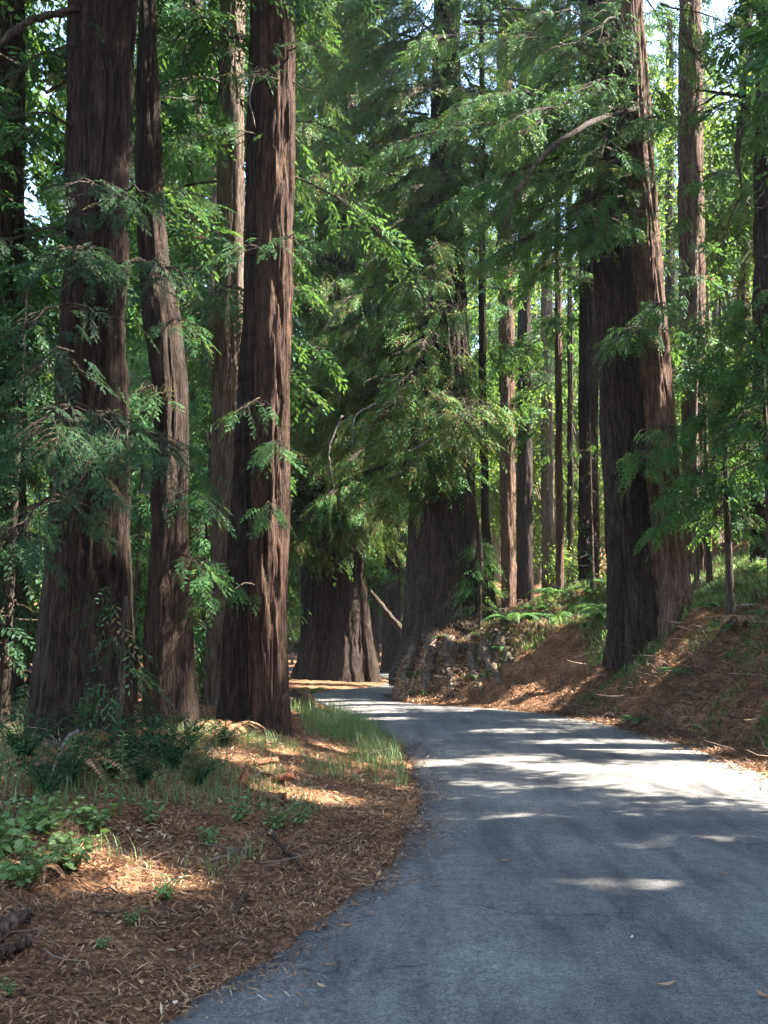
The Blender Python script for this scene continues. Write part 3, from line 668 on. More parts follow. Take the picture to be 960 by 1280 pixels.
def broad_tree(seed, h, rad, nl, lsz, loc, label, group):
    rg = np.random.default_rng(seed)
    t = thing("understory_tree", label, "tree", loc, group)
    cl = []; pts = []; rr = []
    nb_ = 16
    for i in range(nb_):
        a = rg.random() * 6.28; z = h * (.35 + .6 * rg.random()); L = rad * (.4 + .6 * rg.random()) * (1.2 - .6 * z / h)
        e = np.array([math.cos(a) * L, math.sin(a) * L, z]); s_ = np.array([0, 0, z * .45])
        s = np.linspace(0, 1, 6)[:, None]; pp = s_ * (1 - s) + e * s; pp[:, 2] += .3 * np.sin(s[:, 0] * 3.1)
        pts.append(pp); rr.append(np.linspace(.045, .008, 6)); cl.append(e); cl.append(pp[3])
    st = np.stack([np.linspace(0, .1, 6), np.zeros(6), np.linspace(-1.0, h * .9, 6)], 1)
    V, F = tubes(np.array(pts), np.array(rr), 5); V2, F2 = tubes(st[None], np.linspace(.10, .02, 6)[None] * h / 5, 8)
    obj("trunk", mesh_np("trunk", np.concatenate([V, V2]), np.concatenate([F, F2 + len(V)]), M['bark_gray'], smooth=True), t)
    cl = np.array(cl); ci = rg.integers(0, len(cl), nl)
    C = cl[ci] + rg.normal(0, 1, (nl, 3)) * np.array([.5, .5, .3]) * rad * .38
    C = C[sun_filter(C, np.array(loc), rg, .12)]; nl = len(C)
    D = nrm(rg.normal(0, 1, (nl, 3)) + [0, 0, -.3]); Nn = nrm(rg.normal(0, .5, (nl, 3)) + [0, 0, 1])
    V = quads_of(C, D, Nn, lsz * (.6 + .7 * rg.random(nl)), lsz * .55)
    obj("crown", mesh_np("crown", V, np.arange(nl * 4).reshape(-1, 4), M['broad'], tone=np.clip(.2 + .6 * rg.random(nl), 0, 1)), t)
    return t
BK_ = [(17, 4.6, 30000, .20), (6, 2.4, 5200, .15), (4, 2.0, 4200, .13), (9, 3.0, 7500, .17)]

placed = []
def ok(x, y, dmin):
    for a, b in placed:
        if (a - x) ** 2 + (b - y) ** 2 < dmin * dmin: return False
    dl, dr = edges(np.array([x]), np.array([y]))
    return dl[0] > .9 or dr[0] > 1.2
used = set()
def put(k, protos_, x, y, sc, label, group):
    p = protos_[k]; z = Hs(x, y)
    rz = rng.random() * 6.28
    if id(p) not in used and label:
        used.add(id(p)); p.location = (x, y, z - .1); p.rotation_euler = (0, 0, rz); p.scale = (sc,) * 3; p["label"] = label; p["group"] = group; return p
    return copy_thing(p, (x, y, z - .1), rz, sc, label, group)
n = 0; tries = 0
while n < 70 and tries < 9000:
    tries += 1
    px = rng.uniform(-160, 1120); Y = 34 + 76 * rng.random() ** .8
    x = P(px, 800, Y)[0]
    if 480 < px < 520 and Y < 60: continue
    if 640 < px < 730 and Y < 60: continue
    if 6 < x < 34 and 34 < Y < 72 and rng.random() < .8: continue
    if 350 < px < 376 and Y < 100: continue
    if not ok(x, Y, 3.4) or blocked(x, Y, 1.8, 38, 0) > 0: continue
    placed.append((x, Y)); n += 1
    if px < 380: lab, gr = "distant redwood glimpsed in shade behind the trunks on the left", "distant redwoods on the left"
    elif px < 760: lab, gr = "distant redwood in the sunlit forest behind the centre trees", "distant redwoods behind the centre"
    else: lab, gr = "distant redwood on the hillside behind the right bank", "distant redwoods on the right hillside"
    kk = int(rng.integers(0, 4)); dd = ("slender", "tall reddish", "thin young", "grey barked")[kk]
    put(kk, protos, x, Y, rng.uniform(.8, 1.25), lab.replace("distant", "distant " + dd) + (", nearer" if Y < 60 else ", farther back"), gr)
# understory broadleaf
spots = [(690, 46, 0, -1.0), (655, 54, 0, -1.0), (722, 58, 0, -1.1), (900, 42, 0, -.8), (620, 66, 0, -1.1), (950, 50, 0, -1.), (945, 34, 0, -1.0), (912, 46, 0, -1.3), (975, 40, 0, -1.2), (675, 62, 0, -1.3), (735, 48, 0, -1.0), (795, 50, 0, -1.2), (705, 44, 1, 1.0), (660, 50, 2, .9), (725, 52, 2, 1.0), (740, 36, 1, .8), (900, 33, 0, 1.0), (940, 30, 0, .9), (905, 44, 2, 1.1), (640, 62, 2, 1.1), (700, 66, 2, 1.2), (365, 68, 0, .9), (385, 80, 2, .8), (240, 46, 2, .9),
         (170, 40, 0, 1.0), (60, 42, 2, 1.0), (-30, 36, 2, 1.0), (262, 60, 2, 1.0), (480, 76, 2, 1.0), (500, 66, 0, 1.0), (845, 40, 0, 1.2), (955, 40, 2, 1.0), (5, 20, 1, .9), (130, 56, 2, 1.0)]
for px, Y, k, sc in spots:
    x = P(px, 800, Y)[0]
    if px < 380: lab, gr = "broadleaf understory tree in dappled light beyond the left trunks", "understory trees on the left"
    elif px < 800: lab, gr = "bright yellow green understory tree in the sunny gap behind the centre", "understory trees in the sunny gap"
    else: lab, gr = "broadleaf understory tree on the right hillside", "understory trees on the right hillside"
    h_, r_, n_, l_ = BK_[k + 1 if sc > 0 else 0]; a_ = abs(sc); broad_tree(int(px * 7 + Y) % 9973 + 5, h_ * a_, r_ * a_, n_, l_ * a_ ** .5, (x, Y, Hs(x, Y) - .1), lab, gr)
# unseen redwoods added past the frame edges to shade the road and left side
offs = [(9.3, 6.3, 0), (9.5, 3, 0), (8.5, 9.5, 1), (12, 6.5, 3), (11, 14.5, 1), (14.5, 10.5, 3), (12.5, 20, 0), (16.5, 17, 1), (10.5, -3, 3), (15, 1, 1), (18, 24, 3), (14.5, 27, 0), (18, 8, 0),
        (-7.5, 4, 3), (-9, 11, 1), (-7.5, 17, 0)]
def shade_proto(seed, zc, h, Lm, dens):
    t = thing("redwood_tree", "proto", "redwood", (0, 0, -500)); rg = np.random.default_rng(seed)
    obj("trunk", trunk_mesh("trunk", [(0, 0, 0, .6), (.1, 0, h * .5, .45), (0, 0, h, .12)], 'bark', seed, 40, .3, .8, .3, .03, ring=.3, zfine=40, base_drop=2.0), t)
    return t
for i, (x, y, k) in enumerate(offs):
    z = Hs(x, y); rg = np.random.default_rng(3000 + i)
    lab, gr = (("unseen redwood added past the right edge, its crown shading the road", "unseen redwoods added to shade the road from the right") if x > 0 else ("unseen redwood added past the left edge for shade", "unseen redwoods added past the left edge"))
    best = None
    for q in range(60):
        xx, yy = x + rg.normal(0, .9) * (q > 0), y + rg.normal(0, .9) * (q > 0)
        if abs(xx) < .42 * yy + 1.2 or (x > 0 and xx < 5.5 + .2 * max(0, yy)): continue
        b_ = blocked(xx, yy, .42, 26)
        if best is None or b_ < best[0]: best = (b_, xx, yy)
    if best: x, y = best[1:]
    z = Hs(x, y)
    t = thing("redwood_tree", lab, "redwood", (x, y, z - .1), gr)
    hh = 25 + 4 * rg.random()
    if i == 0: share = trunk_mesh("trunk", [(0, 0, 0, .5), (.1, 0, 14, .3), (0, 0, 28, .08)], 'bark', 9, 40, .3, .8, .3, .03, ring=.3, zfine=40, base_drop=2.0)
    obj("trunk", share, t)
    zc = (4.5 if x > 0 else 4.0)
    B = whorl(rg, zc, hh, 95, 4.4 if x > 0 else 4.0, wid=.5, r0=.4, prof=lambda f: (.75 + .25 * min(1, f * 5)) * (1 - .6 * f))
    obj("crown", crown_mesh("crown", B, rg, off=np.array([x, y, z - .1]), per_m=17, nb=11, bl=.26, bw=.10, spray_len=.8, down=.6, twigs=False), t)

# ------------------------------------------------------------------ things on the ground


def scatter(n, region, rng, keep):
    x = rng.uniform(region[0], region[1], n); y = rng.uniform(region[2], region[3], n)
    dl, dr = edges(x, y); k = keep(x, y, dl, dr, rng.random(n)); return x[k], y[k], dl[k], dr[k]
def flat_bits(x, y, rng, l0, l1, w, mat, name, tilt=.35, lift=.012, tonebase=0, patch=None, curl=True):
    z = H(x, y) + lift * rng.random(len(x)); n = len(x)
    a = rng.random(n) * 6.283; D = np.stack([np.cos(a), np.sin(a), rng.normal(0, tilt, n)], 1); D = nrm(D)
    Nn = nrm(np.stack([rng.normal(0, tilt, n), rng.normal(0, tilt, n), np.ones(n)], 1))
    ln = l0 + (l1 - l0) * rng.random(n) ** 2
    C = np.stack([x, y, z], 1) - D * (ln / 2)[:, None]; C[:, 2] += np.abs(D[:, 2]) * ln / 2
    V = quads_of(C, D, Nn, ln, w * (.6 + .8 * rng.random(n)))
    z = np.maximum(z, .036 * (z > -.03)) if name == 'leaf_litter' else z
    C[:, 2] = np.maximum(C[:, 2], .034)
    V = quads_of(C, D, Nn, ln, w * (.6 + .8 * rng.random(n)))
    V[:, 2] = np.maximum(V[:, 2], np.repeat(H(x, y), 4) - .01)
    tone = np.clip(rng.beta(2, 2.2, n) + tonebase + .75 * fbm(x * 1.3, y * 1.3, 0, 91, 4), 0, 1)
    o = obj(name, mesh_np(name, V, np.arange(n * 4).reshape(-1, 4), M[mat], tone=tone)); tag(o, kind="stuff"); return o
rng = np.random.default_rng(5)
# brown needle litter, left bank and verge
x, y, dl, dr = scatter(620000, (-7, 2, 3.6, 22), rng, lambda x, y, dl, dr, u: (dl > -.6) & (u < np.clip(7.5 / y, .2, 1) ** 1.6 * np.clip((dl + .62 + .5 * fbm(x * 1.6, y * 1.6, 0, 77, 3)) / .75, .004, 1) ** 2.6 * np.clip(.75 + 1.6 * fbm(x * 1.7, y * 1.7, 0, 78, 4), .3, 1)) & (np.abs(x) < .42 * y + .5))
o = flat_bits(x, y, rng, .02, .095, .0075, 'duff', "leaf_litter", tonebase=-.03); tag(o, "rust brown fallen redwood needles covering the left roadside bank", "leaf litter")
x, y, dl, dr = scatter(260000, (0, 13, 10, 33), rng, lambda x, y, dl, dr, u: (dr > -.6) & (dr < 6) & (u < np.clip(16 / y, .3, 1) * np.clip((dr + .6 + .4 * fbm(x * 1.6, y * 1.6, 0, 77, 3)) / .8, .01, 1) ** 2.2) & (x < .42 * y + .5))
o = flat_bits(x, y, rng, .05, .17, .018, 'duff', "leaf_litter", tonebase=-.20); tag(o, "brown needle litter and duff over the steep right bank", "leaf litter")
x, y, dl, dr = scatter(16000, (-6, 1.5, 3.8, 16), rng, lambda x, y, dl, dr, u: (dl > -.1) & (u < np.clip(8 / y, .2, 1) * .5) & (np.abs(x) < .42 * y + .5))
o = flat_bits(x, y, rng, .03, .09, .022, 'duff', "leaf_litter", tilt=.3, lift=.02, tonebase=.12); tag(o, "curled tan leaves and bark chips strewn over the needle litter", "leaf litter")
# fine dead twigs
def twig_scatter(x, y, rng, name, label, l0=.15, l1=.7, r=.005, up=.35, pw=1.5):
    n = len(x); z = H(x, y); a = rng.random(n) * 6.283; L = l0 + (l1 - l0) * rng.random(n) ** 2
    D = np.stack([np.cos(a), np.sin(a), np.abs(rng.normal(0, up, n))], 1); D = nrm(D); b = rng.normal(0, .12, (n, 3))
    p0 = np.stack([x, y, z], 1); s = np.linspace(0, 1, 4)[None, :, None]
    pts = p0[:, None] + D[:, None] * (L[:, None, None] * s) + b[:, None] * (s * (1 - s) * 4) * L[:, None, None]
    pts[..., 2] -= .25 * L[:, None] * s[..., 0] ** 2 * (D[:, 2:3] > .2)
    V, F = tubes(pts, np.tile(np.linspace(r, r * .4, 4), (n, 1)) * (.6 + .9 * rng.random((n, 1))), 3)
    o = obj(name, mesh_np(name, V, F, M['deadtwig'], tone=np.repeat(rng.random(n) ** pw, 9), smooth=True)); tag(o, label, "twigs", kind="stuff")
x, y, dl, dr = scatter(9000, (-6, 1, 5, 20), rng, lambda x, y, dl, dr, u: (dl > .05) & (u < .12 + .5 * sstep((dl - 1.2) / 2)) & (np.abs(x) < .42 * y + .5))
twig_scatter(x, y, rng, "dead_twigs", "fine dead twigs and brush littering the left bank", r=.0045)
x, y, dl, dr = scatter(16000, (0, 13, 12, 32), rng, lambda x, y, dl, dr, u: (dr > .3) & (dr < 7) & (u < .75) & (x < .42 * y + .5) & ~((x > 1.8) & (x < 4.9) & (y > 22.3) & (y < 25.4)))
twig_scatter(x, y, rng, "dead_twigs", "dead twigs and bare rootlets tangled over the right bank", .2, .8, .007, .5, 3.5)

x, y, dl, dr = scatter(26000, (0, 4.2, 25.8, 29), rng, lambda x, y, dl, dr, u: (dr > .02))
o = flat_bits(x, y, rng, .05, .20, .026, 'duff', "leaf_litter", tilt=.9, lift=.06, tonebase=.06); tag(o, "matted dead needles and debris caught on the steep root mound", "leaf litter")
x, y, dl, dr = scatter(2600, (.2, 4.2, 25.8, 29), rng, lambda x, y, dl, dr, u: (dr > .1))
twig_scatter(x, y, rng, "dead_twigs", "bare twigs and fine roots hanging on the root mound", .15, .6, .008, .3)
# grass
def grass(name, label, x, y, rng, h0, h1, w, mat='weed', tb=0.0):
    n = len(x); z = H(x, y); a = rng.random(n) * 6.283
    D = nrm(np.stack([.3 * np.cos(a), .3 * np.sin(a), np.ones(n)], 1)); D2 = nrm(D + np.stack([.5 * np.cos(a), .5 * np.sin(a), -.1 * np.ones(n)], 1))
    L = h0 + (h1 - h0) * rng.random(n) ** 1.5; ww = np.stack([-np.sin(a), np.cos(a), np.zeros(n)], 1) * w * (.6 + .8 * rng.random(n))[:, None]
    p = np.stack([x, y, z - .01], 1); m = p + D * (L * .6)[:, None]; e = m + D2 * (L * .5)[:, None]
    V = np.stack([p - ww, p + ww, m + ww * .8, m - ww * .8, e], 1); i = np.arange(n)[:, None] * 5
    F4 = i + np.array([[0, 1, 2, 3]]); F3 = i + np.array([[3, 2, 4]])
    tn = np.clip(rng.random(n) * .8 + tb, 0, 1)
    o = obj(name, mesh_np(name, V.reshape(-1, 3), [F4, F3], M[mat], tone=np.concatenate([tn, tn]))); tag(o, label, "grass", kind="stuff")
x, y, dl, dr = scatter(60000, (-4, 1, 11, 23), rng, lambda x, y, dl, dr, u: (dl > .12) & (dl < 1.5) & (fbm(x * 1.2, y * 1.2, 0, 61, 3) + .14 - .11 * dl - .1 * sstep((13 - y) / 2) > .0) & (u < .38))
grass("roadside_grass", "light green grass tufts along the road edge below the tall straight redwood", x, y, rng, .10, .40, .0036, 'grass', tb=.05)
x, y, dl, dr = scatter(60000, (-5, -.3, 6.5, 13), rng, lambda x, y, dl, dr, u: (dl > .8) & (fbm(x * 1.3, y * 1.3, 0, 63, 3) > .06 - .08 * sstep((dl - 1) / 1.5)) & (u < .30))
grass("bank_grass", "sparse green grass and seedlings on the shady left bank", x, y, rng, .05, .22, .003, 'grass')
x, y, dl, dr = scatter(120000, (2, 14, 21, 38), rng, lambda x, y, dl, dr, u: (dr > 1.1) & (dr < 9) & (fbm(x * .8, y * .8, 0, 65, 3) > .06 - .24 * sstep((dr - 1.5) / 2.0)) & (u < .8) & ~((x < 4.9) & (y < 25.5)))
grass("ground_cover", "low green ground cover on the slope between the centre and twin stemmed redwoods", x, y, rng, .06, .24, .011, 'weed', .0)
x, y, dl, dr = scatter(60000, (3, 12, 12, 22), rng, lambda x, y, dl, dr, u: (dr > .6) & (fbm(x * 1.1, y * 1.1, 0, 67, 3) > .05) & (u < .4))
grass("ground_cover", "scattered small green plants on the right bank litter", x, y, rng, .05, .16, .012, 'fern', 0)
x, y, dl, dr = scatter(5000, (.2, 4.2, 25.6, 29), rng, lambda x, y, dl, dr, u: (dr > .1) & (fbm(x * 2, y * 2, 0, 69, 3) > .10))
grass("ground_cover", "small green plants growing on the root mound", x, y, rng, .05, .16, .014, 'fern', .1)

# leafy plants
def plant_mesh(seed, h, r, ns, lsz, per=9, lw=.6, mat='weed', arch=.5, stem=.004, up=1.0, whorled=False):
    rg = np.random.default_rng(seed); pts = []; Cs = []; Ds = []; Ls = []
    for i in range(ns):
        a = rg.random() * 6.283; q = r * (rg.random() ** .7) * (1 if ns > 1 else .1); hh = h * (.55 + .5 * rg.random()) if ns > 1 else h
        s = np.linspace(0, 1, 6); pp = np.stack([math.cos(a) * q * s ** (1 + arch), math.sin(a) * q * s ** (1 + arch), hh * (s * up - arch * .35 * s ** 3)], 1)
        pts.append(pp)
        for k in range(per):
            f = .2 + .8 * (k + .5) / per; b = np.array([np.interp(f, s, pp[:, j]) for j in range(3)])
            for w in range(3 if whorled else 1):
                aa = rg.random() * 6.283 if not whorled else k * 1.1 + w * 2.1
                Cs.append(b); Ds.append([math.cos(aa), math.sin(aa), rg.normal(.25 if whorled else -.05, .25)]); Ls.append(lsz * (.6 + .7 * rg.random()) * ((1.15 - .7 * f) if whorled else 1))
    C = np.array(Cs); D = nrm(np.array(Ds)); L = np.array(Ls); Nn = nrm(np.array([0, 0, 1.0]) + rg.normal(0, .35, C.shape))
    # leaf with a folded midrib: two quads
    w = nrm(np.cross(D, Nn)) * (L * lw * .5)[:, None]; up_ = Nn * (L * .10)[:, None]; Lc = L[:, None]
    b = C + D * Lc * .12; m1 = C + D * Lc * .45 - up_; m2 = C + D * Lc * .8 - up_ * 1.5; e = C + D * Lc; e[:, 2] -= L * .15
    V = np.stack([b, m1 + w + up_, m2 + w * .7 + up_ * .6, e, m2 - w * .7 + up_ * .6, m1 - w + up_, m1, m2], 1).reshape(-1, 3)
    i = np.arange(len(C))[:, None] * 8
    F = np.concatenate([i + np.array([[0, 1, 2, 7]]), i + np.array([[0, 7, 4, 5]])]); F3 = np.concatenate([i + np.array([[7, 2, 3]]), i + np.array([[7, 3, 4]])])
    Vt, Ft = tubes(np.array(pts), np.tile(np.linspace(stem, stem * .4, 6), (ns, 1)), 4)
    tl = np.clip(rg.random(len(C)) * .7 + .15, 0, 1)
    F4 = np.concatenate([F, Ft + len(V)])
    return mesh_np("plant", np.concatenate([V, Vt]), [F4, F3], M[mat], tone=np.concatenate([tl, tl, np.full(len(Ft), .1), tl, tl]))
def fern_mesh(seed, nf=11, L=.8, mat='fern'):
    rg = np.random.default_rng(seed); P0 = []; Q = []; T = []
    for i in range(nf):
        a = i * 2.4 + rg.random(); l = L * (.7 + .5 * rg.random()); s = np.linspace(0, 1, 26)
        rr = l * (.85 * s); zz = l * (.75 * s - .75 * s ** 2.1) + .02
        c = np.stack([math.cos(a) * rr, math.sin(a) * rr, zz], 1); P0.append(c[::5][:6] if False else c[[0, 5, 10, 15, 20, 25]])
        ax = nrm(np.gradient(c, axis=0)); side = nrm(np.cross(ax, [0, 0, 1.0])); up = nrm(np.cross(side, ax))
        for sg in (-1, 1):
            d = nrm(side * sg + ax * .35 - np.array([0, 0, .25]) + rg.normal(0, .06, c.shape))
            ln = l * .17 * np.sin(np.clip(s * .93 + .07, 0, 1) * 3.1) ** .6 * (1 - .5 * s) + .005
            m = s > .1
            Q.append(quads_of(c[m], d[m], up[m], ln[m], .028 * L / .8)); T += list(np.clip(np.full(m.sum(), .3 + .4 * rg.random()) + rg.normal(0, .08, m.sum()), 0, 1))
    V = np.concatenate(Q); Vt, Ft = tubes(np.array(P0), np.tile(np.linspace(.005, .002, 6), (nf, 1)), 4)
    nq = len(V) // 4; F = np.concatenate([np.arange(nq * 4).reshape(-1, 4), Ft + len(V)])
    return mesh_np("fern", np.concatenate([V, Vt]), F, M[mat], tone=np.concatenate([T, np.zeros(len(Ft))]))
def place(name, me, px, py, label, cat, group=None, sc=1.0, rz=None, dz=-.01, pos=None):
    p = GT(px, py) if pos is None else pos
    o = obj(name, me, None, (p[0], p[1], p[2] + dz)); o.rotation_euler = (0, 0, random.random() * 6.28 if rz is None else rz); o.scale = (sc,) * 3
    return tag(o, label, cat, group)
random.seed(4)
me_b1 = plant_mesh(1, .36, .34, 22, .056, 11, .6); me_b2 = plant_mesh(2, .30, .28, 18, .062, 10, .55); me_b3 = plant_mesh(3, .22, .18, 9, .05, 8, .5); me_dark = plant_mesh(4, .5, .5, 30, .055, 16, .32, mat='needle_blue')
place("leafy_weed", me_b1, 30, 1115, "bright leafy bramble clump at the far left edge above the small logs", "weed")
place("leafy_weed", me_b2, 92, 1092, "bright leafy clump directly above the sunny patch of litter", "weed")
place("leafy_weed", me_b1, 55, 1048, "broad clump of green weeds behind the two bright ones at left", "weed", sc=.95)
place("leafy_weed", me_b2, 8, 1072, "leafy weed cut by the left frame edge", "weed", sc=1.1)
place("leafy_weed", me_b2, 118, 1040, "green weeds at the foot of the two upright seedlings", "weed", sc=.8)
place("leafy_weed", me_b3, 188, 1030, "small sprig right of the two upright seedlings", "weed", sc=1.1)
place("leafy_weed", me_b3, 208, 1128, "little green sprout alone in the litter right of the sunny patch", "weed", sc=.8)
place("leafy_weed", me_b3, 165, 1158, "tiny sprig at the lower edge of the sunny patch", "weed", sc=.5)
place("leafy_weed", me_b3, 128, 1188, "tiny green sprout below the sunny patch", "weed", sc=.35)
place("leafy_weed", me_b3, 10, 1245, "tiny sprout at the lower left corner", "weed", sc=.4)
place("leafy_weed", me_b3, 262, 1062, "leafy sprig on the litter above the pale stick", "weed", sc=.9)
place("leafy_weed", me_b3, 345, 1040, "green sprigs left of the leaning stick", "weed", sc=1.2)
place("leafy_weed", me_b3, 375, 1032, "green sprigs at the upper end of the leaning stick", "weed", sc=1.0)
place("leafy_weed", me_b3, 300, 1030, "sprigs in the middle of the left bank", "weed", sc=1.1)
me_s1 = plant_mesh(21, .50, .05, 1, .075, 15, .25, whorled=True, arch=0, stem=.005); me_s2 = plant_mesh(22, .42, .05, 1, .08, 12, .25, whorled=True, arch=0, stem=.005)
place("upright_seedling", me_s1, 150, 1022, "taller of two upright light green seedlings with whorled leaves", "seedling", sc=1.25)
place("upright_seedling", me_s2, 130, 1024, "shorter of two upright light green seedlings, on the left", "seedling", sc=1.15)
place("upright_seedling", me_s2, 310, 935, "slim upright seedling in front of the tall straight redwood", "seedling", sc=.9)
place("upright_seedling", me_s2, 347, 1010, "upright seedling above the green sprigs on the bank", "seedling", sc=.55)
SH = [(180, 985, .8, "dark shrub just right of the taller upright seedling"), (215, 965, .9, "dark shrub in front of the bent redwood's base"), (250, 985, .7, "small dark shrub between the bent redwood and the broken red wood"),
      (165, 950, 1.0, "dark bushy shrub at the lower right foot of the huge dark redwood"), (90, 985, .9, "dark shrub in front of the huge dark redwood, left of the shorter seedling"), (30, 960, 1.1, "large dark shrub near the left frame edge below the drooping boughs"),
      (60, 1000, .8, "dark shrub right behind the broad clump of green weeds"), (235, 940, .9, "dark shrub against the right foot of the bent redwood"), (280, 935, .8, "dark shrub at the left foot of the tall straight redwood"),
      (200, 940, 1.0, "dark shrub touching the left foot of the bent redwood"), (140, 975, .8, "dark shrub behind the two upright seedlings")]
for px, py, sc, lab in SH: place("dark_shrub", me_dark, px, py, lab, "shrub", "undergrowth below the left redwoods", sc)
ORD = "first second third fourth fifth sixth seventh eighth ninth tenth eleventh twelfth thirteenth fourteenth fifteenth sixteenth seventeenth eighteenth nineteenth twentieth".split() + ["twenty first", "twenty second", "twenty third"]
def ferns(lst, what, grp, a, b, me1, me2):
    for k, (px, py) in enumerate(sorted(lst)):
        place("fern", me1 if k % 2 else me2, px, py, what + ", " + ("leftmost" if k == 0 else ORD[k] + " from the left"), "fern", grp, a + b * random.random())
fm1, fm2 = fern_mesh(1), fern_mesh(2, 9, .6)
place("fern", fm2, 392, 866, "bright green fern beside the dark log stub at the road bend", "fern", sc=1.1)
ferns([(650, 775), (668, 765), (640, 780), (690, 745), (712, 735), (735, 722), (745, 745), (725, 765), (752, 775), (752, 700), (655, 745), (676, 740), (620, 760), (730, 700), (762, 770), (695, 775), (760, 735), (672, 752)], "fern on the slope between the centre and twin stemmed redwoods", "ferns on the slope behind the road bend", 1.0, .5, fm1, fm2)
ferns([(885, 760), (905, 745), (930, 735), (950, 720), (870, 735), (915, 790), (950, 770), (800, 905), (742, 880), (851, 850)], "small fern on the litter of the right bank", "ferns on the right bank", .6, .4, fm2, fm1)
ferns([(520, 850), (545, 800), (575, 790), (600, 800), (530, 870), (630, 815), (590, 850)], "fern clinging to the root mound under the centre redwood", "ferns on the root mound", .6, .4, fm2, fm2)
me_dry = fern_mesh(5, 13, .7, 'duff')
place("dead_fern", me_dry, 932, 785, "rust brown dead fern high on the right bank", "dead fern", sc=1.3)
place("dead_fern", me_dry, 150, 935, "dead brown fern between the huge dark redwood and the bent one", "dead fern", sc=1.0)
place("dead_fern", me_dry, 80, 965, "dead brown fern in front of the huge dark redwood", "dead fern", sc=.9)
place("dead_fern", me_dry, 280, 915, "dead fern between the bent redwood and the tall straight one", "dead fern", sc=.8)
place("dead_fern", me_dry, 45, 1090, "dead brown fern under the bright leafy brambles", "dead fern", sc=.5)

# sticks, logs, slabs
def log(name, label, cat, a, b, ra, rb, mat, lift=0.0, seed=1, mid=None, ns=12):
    A_, B_ = np.array(a), np.array(b); pts = [A_, (A_ + B_) / 2 + (np.array(mid) if mid else 0), B_]
    base = A_ + [0, 0, lift]; t = tube_obj(name, [p - A_ for p in pts], [ra, (ra + rb) / 2, rb], mat, None, 16, ns, .03 if ra > .02 else .01, seed)
    t.location = tuple(base); return tag(t, label, cat)
log("fallen_stick", "brown stick leaning down the bank beside the green sprigs", "stick", GT(335, 1042), GT(378, 1092), .018, .012, 'bark_lit_tan', .025, 1)
log("wood_chunk", "short curved chunk of wood in the litter near the road edge", "wood", GT(296, 1146), GT(306, 1126), 0.018, .016, 'bark_lit_tan', .02, 2, (.01, 0, .02))
log("small_log", "larger of two small logs at the lower left edge", "log", GT(-30, 1192) , GT(42, 1150), .042, .034, 'bark_lit_tan', .035, 3)
log("small_log", "thinner broken log lying below the larger one at the lower left edge", "log", GT(-10, 1205), GT(36, 1186), .028, .022, 'bark_lit_tan', .03, 4)
log("pale_stick", "thin pale stick crossing the litter above the wood chunk", "stick", GT(255, 1085), GT(300, 1068), .006, .004, 'pale_wood', .02, 5)
log("log_stub", "dark log stub beside the tall straight redwood near the bend", "log", GT(352, 886) + [0, 0, .1], GT(386, 884) + [0, 0, .1], .17, .15, 'bark', .05, 6, ns=16)
log("leaning_snag", "bleached dead trunk leaning between the fused redwood and the centre one", "dead trunk", P(512, 800, 40), P(462, 738, 40), .14, .08, 'twig', 0, 7)
log("curved_stick", "pale stick bowed over the dead fern on the right bank", "stick", P(944, 792, 18.6), P(925, 756, 18.8), .015, .01, 'pale_wood', 0, 8, (.28, 0, .22))
log("fallen_branch", "thin dead branch lying across the undergrowth left of the bent redwood", "branch", GT(95, 955) + [0, 0, .25], GT(60, 985), .018, .008, 'pale_wood', .02, 9, (0, 0, .1))
log("fallen_branch", "grey branch lying high on the right bank below the shrubs", "branch", GT(905, 790), GT(925, 778), .03, .02, 'pale_wood', .03, 10)
def slab(name, label, px, py, size, mat, rot, seed):
    rg = np.random.default_rng(seed); bm_v = []; n = 14; k = 5
    for j in range(n):
        s = j / (n - 1); w = size[1] * (.35 + .65 * math.sin(3.1 * (.12 + .8 * s))) * (.8 + .4 * rg.random())
        for q in range(k): bm_v.append(((s - .5) * size[0], (q / (k - 1) - .5) * w, size[2] * (.6 + .5 * rg.random()) * (1 - (2 * q / (k - 1) - 1) ** 2 * .5)))
    top = np.array(bm_v); bot = top.copy(); bot[:, 2] = -.03
    i = np.arange(n * k).reshape(n, k); Ft = np.stack([i[:-1, :-1], i[1:, :-1], i[1:, 1:], i[:-1, 1:]], -1).reshape(-1, 4); Fb = Ft[:, ::-1] + n * k
    e = []
    for a, b in zip(i[:-1, 0], i[1:, 0]): e.append((b, a, a + n * k, b + n * k))
    for a, b in zip(i[:-1, -1], i[1:, -1]): e.append((a, b, b + n * k, a + n * k))
    for a, b in zip(i[0, :-1], i[0, 1:]): e.append((a, b, b + n * k, a + n * k))
    for a, b in zip(i[-1, :-1], i[-1, 1:]): e.append((b, a, a + n * k, b + n * k))
    me = mesh_np(name, np.concatenate([top, bot]), np.concatenate([Ft, Fb, np.array(e)]), M[mat])
    p = GT(px, py); o = obj(name, me, None, (p[0], p[1], p[2] + .03)); o.rotation_euler = rot; tag(o, label, "wood slab")
slab("bark_slab", "flat slab of red wood catching sun between the trunks and the bank grass", 318, 958, (.50, .13, .03), 'red_wood', (.1, -.1, .25), 1)
slab("bark_slab", "upright splinter of red wood leaning below the flat slab", 302, 985, (.34, .09, .06), 'red_wood', (.2, -.9, 1.0), 2)
slab("bark_slab", "curved piece of red bark right of the upright splinter", 345, 978, (.36, .12, .04), 'red_wood', (-.3, -.25, -.2), 3)
slab("bark_slab", "pale strip of bark at the front of the broken red wood", 330, 1000, (.40, .07, .03), 'red_wood', (.05, 0, .05), 4)
